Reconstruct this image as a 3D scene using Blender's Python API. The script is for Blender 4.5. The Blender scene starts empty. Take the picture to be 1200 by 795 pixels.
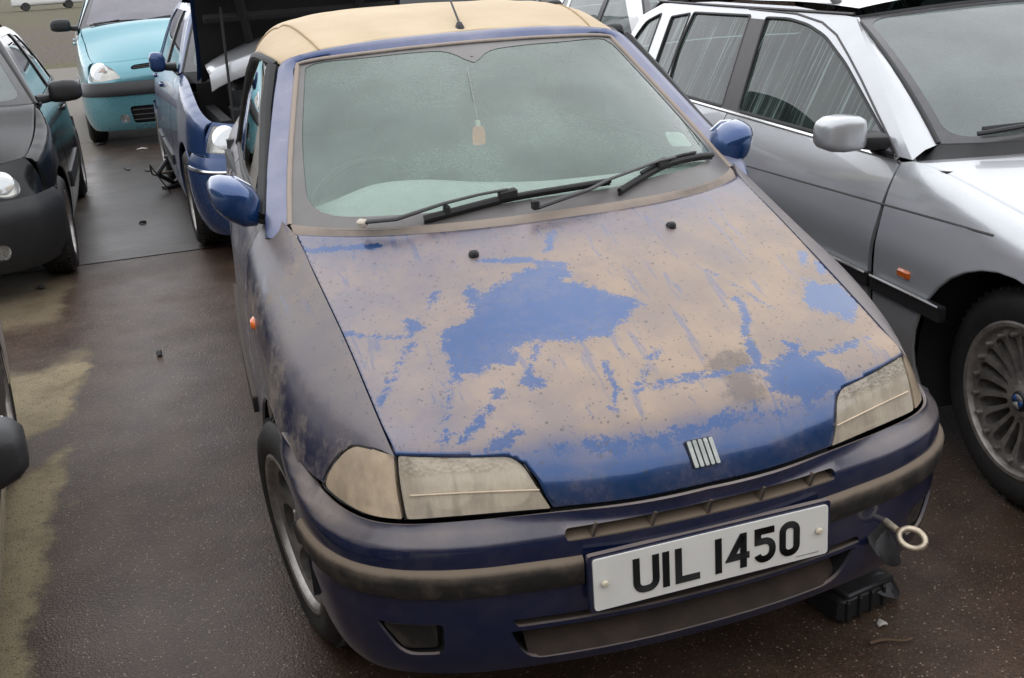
import bpy, math, random
import numpy as np
from mathutils import Vector, Matrix
from mathutils.geometry import delaunay_2d_cdt
SC = bpy.context.scene
random.seed(7); RNG = np.random.default_rng(7)
R = math.radians
PI = math.pi

# ---------------------------------------------------------------- camera, sky, sun, exposure
cam = bpy.data.objects.new('camera', bpy.data.cameras.new('camera')); SC.collection.objects.link(cam)
SC.camera = cam
_yaw, _pit, _rol = .300432, .329013, -.064016
_f = Vector((math.sin(_yaw)*math.cos(_pit), math.cos(_yaw)*math.cos(_pit), -math.sin(_pit)))
_r = Vector((math.cos(_yaw), -math.sin(_yaw), 0)); _u = _r.cross(_f)
_r, _u = _r*math.cos(_rol)+_u*math.sin(_rol), _u*math.cos(_rol)-_r*math.sin(_rol)
cam.matrix_world = Matrix(((_r.x, _u.x, -_f.x, -.8905), (_r.y, _u.y, -_f.y, -1.6325), (_r.z, _u.z, -_f.z, 1.5916), (0, 0, 0, 1)))
cam.data.sensor_width = 36; cam.data.sensor_fit = 'HORIZONTAL'
cam.data.lens = 36*1228.07/1200; cam.data.shift_y = -.02165
cam.data.clip_start = .05; cam.data.clip_end = 2000

SUN_EL, SUN_AZ = R(58), R(35)          # a bright overcast: the sun only brightens one side of the cloud
W = bpy.data.worlds.new('World'); SC.world = W; W.use_nodes = True
wn = W.node_tree; wn.nodes.clear()
sky = wn.nodes.new('ShaderNodeTexSky'); sky.sky_type = 'NISHITA'; sky.sun_disc = False
sky.sun_elevation = SUN_EL; sky.sun_rotation = SUN_AZ; sky.air_density = 1.0; sky.dust_density = 1.0; sky.ozone_density = 1.0
hs = wn.nodes.new('ShaderNodeHueSaturation'); hs.inputs['Saturation'].default_value = .16; hs.inputs['Value'].default_value = 1
bg = wn.nodes.new('ShaderNodeBackground'); bg.inputs['Strength'].default_value = .15
wo = wn.nodes.new('ShaderNodeOutputWorld')
mx = wn.nodes.new('ShaderNodeMix'); mx.data_type = 'RGBA'; mx.inputs[0].default_value = .72; mx.inputs[7].default_value = (9.4, 9.6, 10.2, 1)   # an even layer of cloud veils most of the sky
wn.links.new(sky.outputs[0], hs.inputs['Color']); wn.links.new(hs.outputs[0], mx.inputs[6]); wn.links.new(mx.outputs[2], bg.inputs['Color']); wn.links.new(bg.outputs[0], wo.inputs[0])
sd = bpy.data.lights.new('sun', 'SUN'); sd.energy = .6; sd.angle = R(150); sd.color = (1, .97, .92)
sun = bpy.data.objects.new('sun', sd); SC.collection.objects.link(sun)
sun.rotation_euler = (R(90)-SUN_EL, 0, PI - SUN_AZ)
SC.view_settings.view_transform = 'Standard'; SC.view_settings.look = 'None'
SC.view_settings.exposure = .38; SC.view_settings.gamma = 1; SC.view_settings.use_curve_mapping = False
# ---------------------------------------------------------------- mesh helpers
class MB:
    def __init__(s): s.V, s.F, s.M, s.n, s.att = [], [], [], 0, None
    def add(s, V, F, m=0):
        V = np.asarray(V, float).reshape(-1, 3)
        s.V.append(V); s.F += [tuple(int(i)+s.n for i in f) for f in F]; s.M += [m]*len(F); s.n += len(V)
        return s
    def grid(s, G, m=0, cu=False, ref=None):
        nv, nu = G.shape[:2]; F = []
        for j in range(nv-1):
            for i in range(nu-1 if not cu else nu):
                k = (i+1) % nu
                F.append((j*nu+i, j*nu+k, (j+1)*nu+k, (j+1)*nu+i))
        V = G.reshape(-1, 3)
        if ref is not None: F = orient(V, F, ref)
        return s.add(V, F, m)
    def box(s, c, d, rot=None, m=0, bev=0):
        """box with chamfered long edges when bev > 0"""
        c = np.asarray(c, float); h = np.asarray(d, float)/2
        if bev:
            b = min(bev, *(h*.9)); o = []
            for sz in (-1, 1):
                for (ix, iy) in ((h[0]-b, h[1]), (h[0], h[1]-b), (h[0], -h[1]+b), (h[0]-b, -h[1]), (-h[0]+b, -h[1]), (-h[0], -h[1]+b), (-h[0], h[1]-b), (-h[0]+b, h[1])):
                    o.append((ix, iy, sz*(h[2]-b)))
            for sz in (-1, 1):
                for (ix, iy) in ((h[0]-b, h[1]-b), (h[0]-b, -h[1]+b), (-h[0]+b, -h[1]+b), (-h[0]+b, h[1]-b)):
                    o.append((ix, iy, sz*h[2]))
            V = np.array(o)
            F = [(i, i+8, (i+1) % 8+8, (i+1) % 8) for i in range(8)]
            for base, cap, up in ((0, 16, 0), (8, 20, 1)):
                f = [(cap, cap+1, cap+2, cap+3)]
                for k in range(4):
                    a, b2 = base+(2*k+1) % 8, base+(2*k+2) % 8
                    f.append((cap+k, a, b2, cap+(k+1) % 4))
                    f.append((cap+k, base+2*k, base+2*k+1))
                F += f if up else [g[::-1] for g in f]
            F = orient(V, F, (0, 0, 0))
        else:
            V = np.array([(x, y, z) for x in (-h[0], h[0]) for y in (-h[1], h[1]) for z in (-h[2], h[2])])
            F = [(0, 1, 3, 2), (4, 6, 7, 5), (0, 4, 5, 1), (2, 3, 7, 6), (0, 2, 6, 4), (1, 5, 7, 3)]
        if rot is not None: V = V @ np.array(rot_m(rot)).T
        return s.add(V + c, F, m)
    def tube(s, P, r, n=10, m=0, cap=True, flat=None):
        """round (or flat = (w, h)-scaled) bar along the points P"""
        P = np.asarray(P, float); r = np.broadcast_to(np.asarray(r, float), (len(P),))
        T = np.gradient(P, axis=0); T /= np.linalg.norm(T, axis=1)[:, None]+1e-12
        up = np.array((0, 0, 1.)) if abs(T[:, 2]).max() < .92 else np.array((0, 1., 0.)) if abs(T[:, 1]).max() < .92 else np.array((1., 0, 0))
        A = np.cross(T, up); A /= np.linalg.norm(A, axis=1)[:, None]; B = np.cross(A, T)
        a = np.linspace(0, 2*PI, n, endpoint=False); fw, fh = flat or (1, 1)
        G = P[:, None] + r[:, None, None]*(np.cos(a)[None, :, None]*A[:, None]*fw + np.sin(a)[None, :, None]*B[:, None]*fh)
        k = s.n; s.grid(G, m, True)
        if cap:
            s.F.append(tuple(k+i for i in range(n))); s.F.append(tuple(k+(len(P)-1)*n+i for i in range(n))[::-1]); s.M += [m, m]
        return s
    def lathe(s, prof, n=40, m=0, c=(0, 0, 0), axis='x', cap=False):
        """profile of (radius, height along the axis)"""
        a = np.linspace(0, 2*PI, n, endpoint=False); prof = np.asarray(prof, float)
        ca, sa = np.cos(a), np.sin(a)
        r, h = prof[:, 0][:, None], np.broadcast_to(prof[:, 1][:, None], (len(prof), n))
        xyz = {'x': (h, r*ca, r*sa), 'y': (r*sa, h, r*ca), 'z': (r*ca, r*sa, h)}[axis]
        return s.grid(np.stack(xyz, -1) + np.asarray(c, float), m, True)
    def blob(s, secs, n=20, m=0, p=3.):
        """skin over superellipse sections (centre, half axis a, half axis b)"""
        t = np.linspace(0, 2*PI, n, endpoint=False)
        ca, sa = np.sign(np.cos(t))*abs(np.cos(t))**(2/p), np.sign(np.sin(t))*abs(np.sin(t))**(2/p)
        G = np.stack([np.asarray(c, float) + ca[:, None]*np.asarray(a, float) + sa[:, None]*np.asarray(b, float) for c, a, b in secs])
        k = s.n; c0 = np.mean([q[0] for q in secs], 0)
        V = G.reshape(-1, 3); F = []
        for j in range(len(secs)-1):
            for i in range(n): F.append((j*n+i, j*n+(i+1) % n, (j+1)*n+(i+1) % n, (j+1)*n+i))
        F.append(tuple(range(n))); F.append(tuple((len(secs)-1)*n+i for i in range(n)))
        return s.add(V, orient(V, F, c0), m)
    def prism(s, poly, t, frame, m=0):
        """flat outline (2D) pushed out by t; frame = (origin, x axis, y axis, out axis)"""
        o, ax, ay, az = [np.asarray(q, float) for q in frame]
        P = np.array([o + a*ax + b*ay for a, b in poly]); n = len(P)
        V = np.concatenate([P, P + az*t]); F = [tuple(range(n, 2*n)), tuple(range(n))[::-1]]
        F += [(i, (i+1) % n, n+(i+1) % n, n+i) for i in range(n)]
        return s.add(V, orient(V, F, V.mean(0)), m)
    def panel(s, fn, outline, holes=(), step=.03, thick=.012, m=0, ref=(0, 1.9, .45), lift=0.):
        V, F = panel(fn, outline, holes, step, thick, ref, lift); return s.add(V, F, m)
    def ring(s, rows, m=0): return s.grid(np.asarray(rows), m)
    def build(s, name, mats, parent=None, smooth=38, attr=None):
        me = bpy.data.meshes.new(name); V = np.concatenate(s.V)
        me.from_pydata(V.tolist(), [], s.F); me.validate()
        for q in (mats if isinstance(mats, (list, tuple)) else [mats]): me.materials.append(q)
        if any(s.M) and len(s.M) == len(me.polygons): me.polygons.foreach_set('material_index', s.M)
        if attr is not None:
            at = me.attributes.new('clean', 'FLOAT', 'POINT'); at.data.foreach_set('value', attr.astype(np.float32))
        me.polygons.foreach_set('use_smooth', [True]*len(me.polygons))
        if smooth: me.set_sharp_from_angle(angle=R(smooth))
        o = bpy.data.objects.new(name, me); SC.collection.objects.link(o)
        if parent is not None: o.parent = parent
        return o

def rot_m(e):
    from mathutils import Euler
    return Euler(e).to_matrix()

def face_n(V, f):
    a, b, c = V[f[0]], V[f[1]], V[f[2]]
    return np.cross(b-a, c-a)

def orient(V, F, ref):
    V = np.asarray(V, float); sc = 0
    for f in F[::max(1, len(F)//200)]: sc += float(np.dot(face_n(V, f), V[list(f)].mean(0)-np.asarray(ref)))
    return F if sc >= 0 else [f[::-1] for f in F]

def resample(P, step):
    P = np.asarray(P, float); o = []
    for i in range(len(P)):
        a, b = P[i], P[(i+1) % len(P)]; k = max(1, int(math.ceil(np.linalg.norm(b-a)/step)))
        for j in range(k): o.append(a + (b-a)*j/k)
    return np.array(o)

def inside(P, Q):
    """which points of Q lie inside polygon P"""
    x, y = Q[:, 0], Q[:, 1]; c = np.zeros(len(Q), bool)
    for i in range(len(P)):
        x1, y1 = P[i]; x2, y2 = P[i-1]
        k = ((y1 > y) != (y2 > y)) & (x < (x2-x1)*(y-y1)/((y2-y1) if y2 != y1 else 1e-12)+x1)
        c ^= k
    return c

def edge_dist(P, Q):
    d = np.full(len(Q), 9.)
    for i in range(len(P)):
        a, b = P[i-1], P[i]; ab = b-a
        t = np.clip(((Q-a)@ab)/(ab@ab+1e-12), 0, 1)
        d = np.minimum(d, np.linalg.norm(Q-a-t[:, None]*ab, axis=1))
    return d

def panel(fn, outline, holes=(), step=.03, thick=.012, ref=(0, 1.9, .45), lift=0.):
    """a trimmed piece of the sheet fn with a turned-in edge"""
    O = resample(outline, step); H = [resample(h, step) for h in holes]
    lo, hi = O.min(0), O.max(0)
    gx, gy = np.arange(lo[0]+step*.5, hi[0], step), np.arange(lo[1]+step*.5, hi[1], step)
    Q = np.array([(x + (step*.5 if k % 2 else 0), y) for k, y in enumerate(gy) for x in gx]).reshape(-1, 2)
    if len(Q):
        k = inside(O, Q) & (edge_dist(O, Q) > step*.45)
        for h in H: k &= ~inside(h, Q) & (edge_dist(h, Q) > step*.45)
        Q = Q[k]
    allv = [O]+H; E = []; n = 0
    for L in allv:
        E += [(n+i, n+(i+1) % len(L)) for i in range(len(L))]; n += len(L)
    P = np.concatenate(allv+[Q])
    vv, _, ff, *_ = delaunay_2d_cdt([Vector(p) for p in P], E, [], 0, 1e-7)
    P2 = np.array([tuple(v) for v in vv]); ff = np.array([f for f in ff if len(f) == 3])
    c = P2[ff].mean(1); k = inside(O, c)
    for h in H: k &= ~inside(h, c)
    ff = ff[k]
    V = fn(P2); F = orient(V, [tuple(f) for f in ff], ref); ff = np.array(F)
    N = np.zeros_like(V); fnrm = np.cross(V[ff[:, 1]]-V[ff[:, 0]], V[ff[:, 2]]-V[ff[:, 0]])
    for j in range(3): np.add.at(N, ff[:, j], fnrm)
    N /= np.linalg.norm(N, axis=1)[:, None]+1e-12
    if lift: V = V + N*lift
    if thick:
        cnt = {}
        for f in F:
            for a, b in ((f[0], f[1]), (f[1], f[2]), (f[2], f[0])):
                if (b, a) in cnt: cnt.pop((b, a))
                else: cnt[(a, b)] = 1
        idx = {}; W = []
        for a, b in cnt:
            for q in (a, b):
                if q not in idx: idx[q] = len(V)+len(W); W.append(V[q]-N[q]*thick)
        F = F + [(b, a, idx[a], idx[b]) for a, b in cnt]
        V = np.concatenate([V, np.array(W)])
    return V, F

def rpoly(P, r=.03, n=5):
    """polygon with rounded corners (r may be one number or one per corner)"""
    P = [np.asarray(p, float) for p in P]; rs = r if isinstance(r, (list, tuple)) else [r]*len(P); o = []
    for i in range(len(P)):
        a, b, c = P[i-1], P[i], P[(i+1) % len(P)]
        la, lc = np.linalg.norm(a-b), np.linalg.norm(c-b); q = min(rs[i], la*.49, lc*.49)
        if q < 1e-5: o.append(b); continue
        p0, p1 = b+(a-b)/la*q, b+(c-b)/lc*q
        for t in np.linspace(0, 1, n+1): o.append((1-t)**2*p0+2*t*(1-t)*b+t*t*p1)
    return np.array(o)

def ellipse(c, a, b, n=28, rot=0):
    t = np.linspace(0, 2*PI, n, endpoint=False); x, y = a*np.cos(t), b*np.sin(t)
    return np.stack([c[0]+x*math.cos(rot)-y*math.sin(rot), c[1]+x*math.sin(rot)+y*math.cos(rot)], 1)

def smooth_closed(P, n=80):
    P = list(P); return cr(P[-2:]+P+P[:2], 3*n)[n//6:] if False else cr(P+P[:1], n)[:-1]

def thing(name, label, cat, loc=(0, 0, 0), rz=0, group=None):
    o = bpy.data.objects.new(name, None); SC.collection.objects.link(o)
    o.location = loc; o.rotation_euler = (0, 0, rz); o.empty_display_size = .2
    o['label'] = label; o['category'] = cat
    if group: o['group'] = group
    return o
def tag(o, label, cat, group=None):
    o['label'] = label; o['category'] = cat
    if group: o['group'] = group
    return o
def inst(o, parent, loc=(0, 0, 0), rz=0, ry=0):
    """another object on the same mesh, with its children"""
    c = o.copy(); SC.collection.objects.link(c); c.parent = parent; c.location = loc; c.rotation_euler = (0, ry, rz)
    for ch in list(o.children):
        d = ch.copy(); SC.collection.objects.link(d); d.parent = c
    return c
# ---------------------------------------------------------------- curves and surfaces
def cr(P, n):
    """n points evenly spaced along a Catmull-Rom curve through P"""
    P = np.asarray(P, float)
    if len(P) == 2:
        return P[0] + (P[1] - P[0]) * np.linspace(0, 1, n)[:, None]
    d = np.sqrt(np.maximum(np.linalg.norm(np.diff(P, axis=0), axis=1), 1e-9))
    t = np.concatenate([[0], np.cumsum(d)])
    m = np.empty_like(P)
    for i in range(1, len(P) - 1):
        a = (P[i] - P[i-1]) / (t[i] - t[i-1]); b = (P[i+1] - P[i]) / (t[i+1] - t[i])
        w = (t[i] - t[i-1]) / (t[i+1] - t[i-1])
        m[i] = a * (1 - w) + b * w
    m[0] = 2 * (P[1] - P[0]) / (t[1] - t[0]) - m[1]
    m[-1] = 2 * (P[-1] - P[-2]) / (t[-1] - t[-2]) - m[-2]
    out = []
    for i in range(len(P) - 1):
        h = t[i+1] - t[i]
        s = np.linspace(0, 1, 24, endpoint=False)[:, None]
        out.append((2*s**3-3*s**2+1)*P[i] + (s**3-2*s**2+s)*h*m[i] + (-2*s**3+3*s**2)*P[i+1] + (s**3-s**2)*h*m[i+1])
    D = np.concatenate(out + [P[-1:]])
    L = np.concatenate([[0], np.cumsum(np.linalg.norm(np.diff(D, axis=0), axis=1))])
    q = np.linspace(0, L[-1], n)
    return np.stack([np.interp(q, L, D[:, k]) for k in range(P.shape[1])], 1)

def loft(rows, nu, nv):
    """grid (nv, nu, 3): smooth along each row and across the rows"""
    R = np.stack([cr(r, nu) for r in rows])                       # (rows, nu, 3)
    if len(rows) == 2:
        w = np.linspace(0, 1, nv)[:, None, None]
        return R[0] * (1 - w) + R[1] * w
    mean = R.mean(1)
    d = np.linalg.norm(np.diff(R, axis=0), axis=2).mean(1)
    t = np.concatenate([[0], np.cumsum(np.maximum(d, 1e-6))])
    m = np.empty_like(R)
    for i in range(1, len(R) - 1):
        a = (R[i] - R[i-1]) / (t[i] - t[i-1]); b = (R[i+1] - R[i]) / (t[i+1] - t[i])
        w = (t[i] - t[i-1]) / (t[i+1] - t[i-1])
        m[i] = a * (1 - w) + b * w
    m[0] = 2 * (R[1] - R[0]) / (t[1] - t[0]) - m[1]
    m[-1] = 2 * (R[-1] - R[-2]) / (t[-1] - t[-2]) - m[-2]
    out = np.empty((nv, nu, 3))
    for k, q in enumerate(np.linspace(0, t[-1], nv)):
        i = min(np.searchsorted(t, q, 'right') - 1, len(R) - 2)
        h = t[i+1] - t[i]; s = (q - t[i]) / h
        out[k] = (2*s**3-3*s**2+1)*R[i] + (s**3-2*s**2+s)*h*m[i] + (-2*s**3+3*s**2)*R[i+1] + (s**3-s**2)*h*m[i+1]
    return out

class Surf:
    """a lofted sheet that can be asked for points at (u, v) in metres along its rows and across them"""
    def __init__(s, rows, nu=72, nv=72, mirror=False):
        if mirror: rows = [[(-p[0], p[1], p[2]) for p in r][:0:-1] + list(r) for r in rows]
        s.G = loft(rows, nu, nv); s.nu, s.nv = nu, nv
        s.U = np.linalg.norm(np.diff(s.G[nv//2], axis=0), axis=1).sum()
        s.V = np.linalg.norm(np.diff(s.G[:, nu//2], axis=0), axis=1).sum()
    def __call__(s, q):
        q = np.asarray(q, float).reshape(-1, 2)
        a = np.clip(q[:, 0] / s.U, 0, 1) * (s.nu - 1); b = np.clip(q[:, 1] / s.V, 0, 1) * (s.nv - 1)
        i = np.minimum(a.astype(int), s.nu - 2); j = np.minimum(b.astype(int), s.nv - 2)
        a = (a - i)[:, None]; b = (b - j)[:, None]; G = s.G
        return G[j, i]*(1-a)*(1-b) + G[j, i+1]*a*(1-b) + G[j+1, i]*(1-a)*b + G[j+1, i+1]*a*b

def table(T):
    """smooth function of one variable through (x, value) pairs"""
    T = np.asarray(T, float); D = cr(T, 200) if len(T) > 2 else T
    return lambda x: np.interp(x, D[:, 0], D[:, 1])

def flip(P): return [(-p[0],) + tuple(p[1:]) for p in P]
class Shape:
    """side and top sheets of a car from a few tables (front at y = 0, x = 0 the middle)"""
    def __init__(s, plan, tum, zs, rr, belt):
        s.plan, s.tum, s.zs, s.belt = table(plan), table(tum), table(zs), table(belt)
        s.rr = table(rr)
    def side(s, sgn):
        """(y, q): q is height, running on round the shoulder above zs - rr where rr > 0"""
        def fn(q):
            q = np.asarray(q, float).reshape(-1, 2); y, h = q[:, 0], q[:, 1]
            rr = np.maximum(s.rr(y), 1e-4); z0 = s.zs(y) - rr
            th = np.clip((h - z0) / rr, 0, np.pi/2); on = (s.rr(y) > .004) & (h > z0)
            z = np.where(on, z0 + rr*np.sin(th), h)
            x = s.plan(y) - s.tum(np.where(on, z0, h)) - np.where(on, rr*(1-np.cos(th)), 0)
            return np.stack([sgn*x, y, z], 1)
        return fn
    def qtop(s, y): return s.zs(y) - s.rr(y) + s.rr(y)*np.pi/2
# ---------------------------------------------------------------- the convertible's sheets (x > 0 half; front at y = 0)
HOOD = Surf([
 [(0,.020,.590),(.15,.024,.590),(.30,.052,.592),(.45,.090,.591),(.585,.137,.588)],
 [(0,.036,.640),(.15,.040,.640),(.30,.066,.640),(.45,.108,.642),(.584,.160,.646)],
 [(0,.085,.703),(.15,.089,.702),(.30,.108,.697),(.45,.140,.694),(.583,.187,.702)],
 [(0,.190,.757),(.15,.193,.756),(.30,.205,.750),(.45,.232,.742),(.590,.285,.738)],
 [(0,.380,.831),(.15,.384,.830),(.30,.402,.825),(.45,.440,.815),(.602,.520,.818)],
 [(0,.580,.907),(.15,.587,.906),(.30,.612,.902),(.45,.665,.893),(.619,.770,.895)],
 [(0,.765,.972),(.15,.770,.972),(.30,.795,.971),(.45,.856,.968),(.56,.930,.966),(.635,1.008,.963)]], 121, 121, True)
LAMP = Surf([
 [(.28,.046,.589),(.40,.077,.591),(.50,.106,.590),(.585,.137,.588),(.642,.185,.586),(.685,.262,.588),(.708,.335,.592)],
 [(.27,.058,.640),(.40,.095,.641),(.50,.128,.643),(.584,.160,.646),(.637,.213,.643),(.678,.285,.638),(.698,.340,.634)],
 [(.26,.102,.698),(.40,.124,.694),(.50,.155,.694),(.583,.187,.702),(.625,.248,.700),(.655,.298,.690),(.670,.335,.675)]], 81, 41)
FEND = Surf([
 [(.583,.178,.702),(.590,.285,.740),(.602,.520,.820),(.619,.770,.896),(.636,1.008,.964),(.655,1.07,.985),(.672,1.14,.995)],
 [(.622,.248,.698),(.640,.33,.728),(.662,.55,.800),(.678,.79,.868),(.693,1.01,.930),(.700,1.08,.948),(.706,1.14,.960)],
 [(.664,.300,.672),(.696,.40,.700),(.722,.58,.758),(.734,.80,.815),(.742,1.01,.868),(.744,1.08,.885),(.746,1.14,.897)],
 [(.708,.335,.592),(.738,.44,.620),(.757,.60,.672),(.764,.80,.720),(.768,1.01,.765),(.768,1.08,.778),(.768,1.14,.788)],
 [(.730,.360,.500),(.757,.46,.520),(.770,.62,.560),(.775,.80,.590),(.778,1.01,.610),(.778,1.08,.612),(.778,1.14,.614)],
 [(.735,.370,.380),(.760,.47,.385),(.774,.62,.390),(.779,.80,.395),(.782,1.01,.400),(.782,1.08,.400),(.782,1.14,.400)],
 [(.725,.380,.180),(.750,.48,.180),(.764,.62,.180),(.770,.80,.180),(.772,1.01,.180),(.772,1.08,.180),(.772,1.14,.180)]], 101, 101)
SCREEN = Surf([
 [(0,.790,.980),(.20,.798,.980),(.36,.832,.979),(.48,.890,.977),(.57,.965,.975),(.639,1.060,.973)],
 [(0,.975,1.098),(.20,.984,1.097),(.35,1.018,1.093),(.455,1.073,1.087),(.54,1.142,1.078),(.608,1.215,1.069)],
 [(0,1.250,1.240),(.20,1.258,1.238),(.33,1.288,1.233),(.42,1.330,1.225),(.50,1.375,1.216),(.556,1.417,1.204)],
 [(0,1.520,1.356),(.20,1.527,1.353),(.30,1.540,1.349),(.38,1.558,1.345),(.45,1.580,1.339),(.504,1.600,1.330)]], 101, 61, True)
# bumper: plan of the strip line from the middle to the wheel arch, and how far each height stands in or out of it
B_PLAN = cr([(0,.012),(.15,.016),(.27,.028),(.38,.046),(.46,.062),(.55,.093),(.62,.130),(.68,.185),(.722,.260),(.747,.345),(.760,.44),(.768,.56)], 160)
B_LEN = np.concatenate([[0], np.cumsum(np.linalg.norm(np.diff(B_PLAN, axis=0), axis=1))])
J_LINE = cr([(0,.010,.5835),(.15,.014,.5835),(.31,.046,.585),(.45,.082,.584),(.585,.129,.581),(.645,.176,.579),(.69,.254,.581),(.712,.330,.585),(.742,.45,.606),(.772,.575,.642)], 160)   # joint under bonnet, lamps and wing
J_T = np.concatenate([[0], np.cumsum(np.linalg.norm(np.diff(J_LINE, axis=0), axis=1))]); J_T = J_T / J_T[-1]
B_OUT = table([(.20,-.055),(.235,-.024),(.27,-.010),(.32,.000),(.38,.006),(.43,.008),(.47,.010),(.51,.012),(.54,.010),(.562,-.002),(.574,-.018),(.580,-.035)])
def BUMP(q):
    """(s, z): s runs round the bumper, negative to -x; z is height (rises towards the arch)"""
    q = np.asarray(q, float).reshape(-1, 2); s = np.abs(q[:, 0])
    x = np.interp(s, B_LEN, B_PLAN[:, 0]); y = np.interp(s, B_LEN, B_PLAN[:, 1])
    e = 2e-3
    tx = np.interp(s + e, B_LEN, B_PLAN[:, 0]) - np.interp(s - e, B_LEN, B_PLAN[:, 0]); ty = np.interp(s + e, B_LEN, B_PLAN[:, 1]) - np.interp(s - e, B_LEN, B_PLAN[:, 1])
    n = np.hypot(tx, ty) + 1e-9
    o = B_OUT(q[:, 1] - np.interp(s, [0, .84, 1.05], [0, 0, .05]) * np.clip((q[:, 1] - .50) / .08, 0, 1))
    o = o * np.where(q[:, 1] > .40, np.interp(s, [0, .60, .80, B_LEN[-1]], [1, 1, .75, .5]), 1.)
    o = o - np.interp(s, [0, .80, B_LEN[-1]], [0, 0, .022]) * np.clip((.56 - q[:, 1]) / .20, 0, 1)
    P = np.stack([x + o * ty / n, y - o * tx / n, q[:, 1]], 1)
    f = s / B_LEN[-1]; zt = np.interp(f, J_T, J_LINE[:, 2]); w = np.clip((q[:, 1] - (zt - .034)) / .034, 0, 1); w = (w * w * (3 - 2 * w))[:, None]
    J = np.stack([np.interp(f, J_T, J_LINE[:, k]) for k in range(3)], 1)
    P[:, :2] = P[:, :2] * (1 - w) + J[:, :2] * w
    return P * np.stack([np.sign(q[:, 0] + 1e-12), np.ones(len(q)), np.ones(len(q))], 1)
# ---------------------------------------------------------------- materials
class NT:
    def __init__(s, name):
        s.m = bpy.data.materials.new(name); s.m.use_nodes = True; s.t = s.m.node_tree; s.t.nodes.clear()
        s.out = s.t.nodes.new('ShaderNodeOutputMaterial'); s._tc = None
    def n(s, typ, **kw):
        nd = s.t.nodes.new('ShaderNode'+typ)
        for k, v in kw.items():
            if k.startswith('p_'): setattr(nd, k[2:], v)
            else: s.put(nd, k, v)
        return nd
    def put(s, nd, k, v):
        sk = nd.inputs[int(k[1:])] if k[0] == 'i' and k[1:].isdigit() else nd.inputs[k.replace('_', ' ')]
        if isinstance(v, bpy.types.NodeSocket): s.t.links.new(v, sk)
        elif isinstance(v, bpy.types.Node): s.t.links.new(v.outputs[0], sk)
        else:
            if isinstance(v, (tuple, list)) and sk.type == 'RGBA' and len(v) == 3: v = (*v, 1)
            sk.default_value = v
    def obj(s):
        if s._tc is None: s._tc = s.t.nodes.new('ShaderNodeTexCoord')
        return s._tc.outputs['Object']
    def map(s, scale=(1, 1, 1), rot=(0, 0, 0), loc=(0, 0, 0)):
        return s.n('Mapping', Vector=s.obj(), Scale=scale, Rotation=rot, Location=loc).outputs[0]
    def noise(s, scale, detail=4, rough=.55, vec=None, dist=0.):
        return s.n('TexNoise', Vector=vec if vec is not None else s.obj(), Scale=scale, Detail=detail, Roughness=rough, Distortion=dist).outputs[0]
    def voro(s, scale, vec=None, feature='F1', rnd=1.):
        return s.n('TexVoronoi', p_feature=feature, Vector=vec if vec is not None else s.obj(), Scale=scale, Randomness=rnd)
    def math(s, op, a, b=None, c=None, clamp=False):
        nd = s.t.nodes.new('ShaderNodeMath'); nd.operation = op; nd.use_clamp = clamp
        for i, v in enumerate((a, b, c)):
            if v is None: continue
            if isinstance(v, (bpy.types.NodeSocket, bpy.types.Node)): s.t.links.new(v if isinstance(v, bpy.types.NodeSocket) else v.outputs[0], nd.inputs[i])
            else: nd.inputs[i].default_value = v
        return nd.outputs[0]
    def step(s, v, lo, hi, a=0., b=1.):
        nd = s.n('MapRange', p_interpolation_type='SMOOTHSTEP', Value=v); nd.inputs[1].default_value = lo; nd.inputs[2].default_value = hi
        nd.inputs[3].default_value = a; nd.inputs[4].default_value = b
        return nd.outputs[0]
    def mix(s, f, a, b):
        nd = s.t.nodes.new('ShaderNodeMix'); nd.data_type = 'RGBA'
        for i, v in ((0, f), (6, a), (7, b)):
            if isinstance(v, bpy.types.NodeSocket): s.t.links.new(v, nd.inputs[i])
            else: nd.inputs[i].default_value = (*v, 1) if isinstance(v, (tuple, list)) else v
        return nd.outputs[2]
    def mixf(s, f, a, b):
        nd = s.t.nodes.new('ShaderNodeMix'); nd.data_type = 'FLOAT'
        for i, v in ((0, f), (2, a), (3, b)):
            if isinstance(v, bpy.types.NodeSocket): s.t.links.new(v, nd.inputs[i])
            else: nd.inputs[i].default_value = v
        return nd.outputs[0]
    def bump(s, h, strength=.3, dist=.01, nrm=None):
        nd = s.n('Bump', Height=h, Strength=strength, Distance=dist)
        if nrm is not None: s.t.links.new(nrm, nd.inputs['Normal'])
        return nd.outputs[0]
    def geo(s, k): return s.n('NewGeometry').outputs[k]
    def sep(s, v): return s.n('SeparateXYZ', Vector=v).outputs
    def pbr(s, **kw):
        al = {'base': 'Base Color', 'rough': 'Roughness', 'metal': 'Metallic', 'coat': 'Coat Weight', 'coatr': 'Coat Roughness', 'spec': 'Specular IOR Level', 'normal': 'Normal', 'trans': 'Transmission Weight', 'ior': 'IOR', 'emit': 'Emission Color', 'emits': 'Emission Strength', 'sheen': 'Sheen Weight', 'alpha': 'Alpha', 'cn': 'Coat Normal'}
        return s.n('BsdfPrincipled', **{al[k]: v for k, v in kw.items()})
    def mixs(s, f, a, b):
        nd = s.t.nodes.new('ShaderNodeMixShader')
        if isinstance(f, bpy.types.NodeSocket): s.t.links.new(f, nd.inputs[0])
        else: nd.inputs[0].default_value = f
        s.t.links.new(a.outputs[0], nd.inputs[1]); s.t.links.new(b.outputs[0], nd.inputs[2]); return nd
    def done(s, sh): s.t.links.new(sh.outputs[0], s.out.inputs[0]); return s.m

TAN = (.338, .248, .166)
def upness(t):
    return t.sep(t.geo('Normal'))[2]

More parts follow.
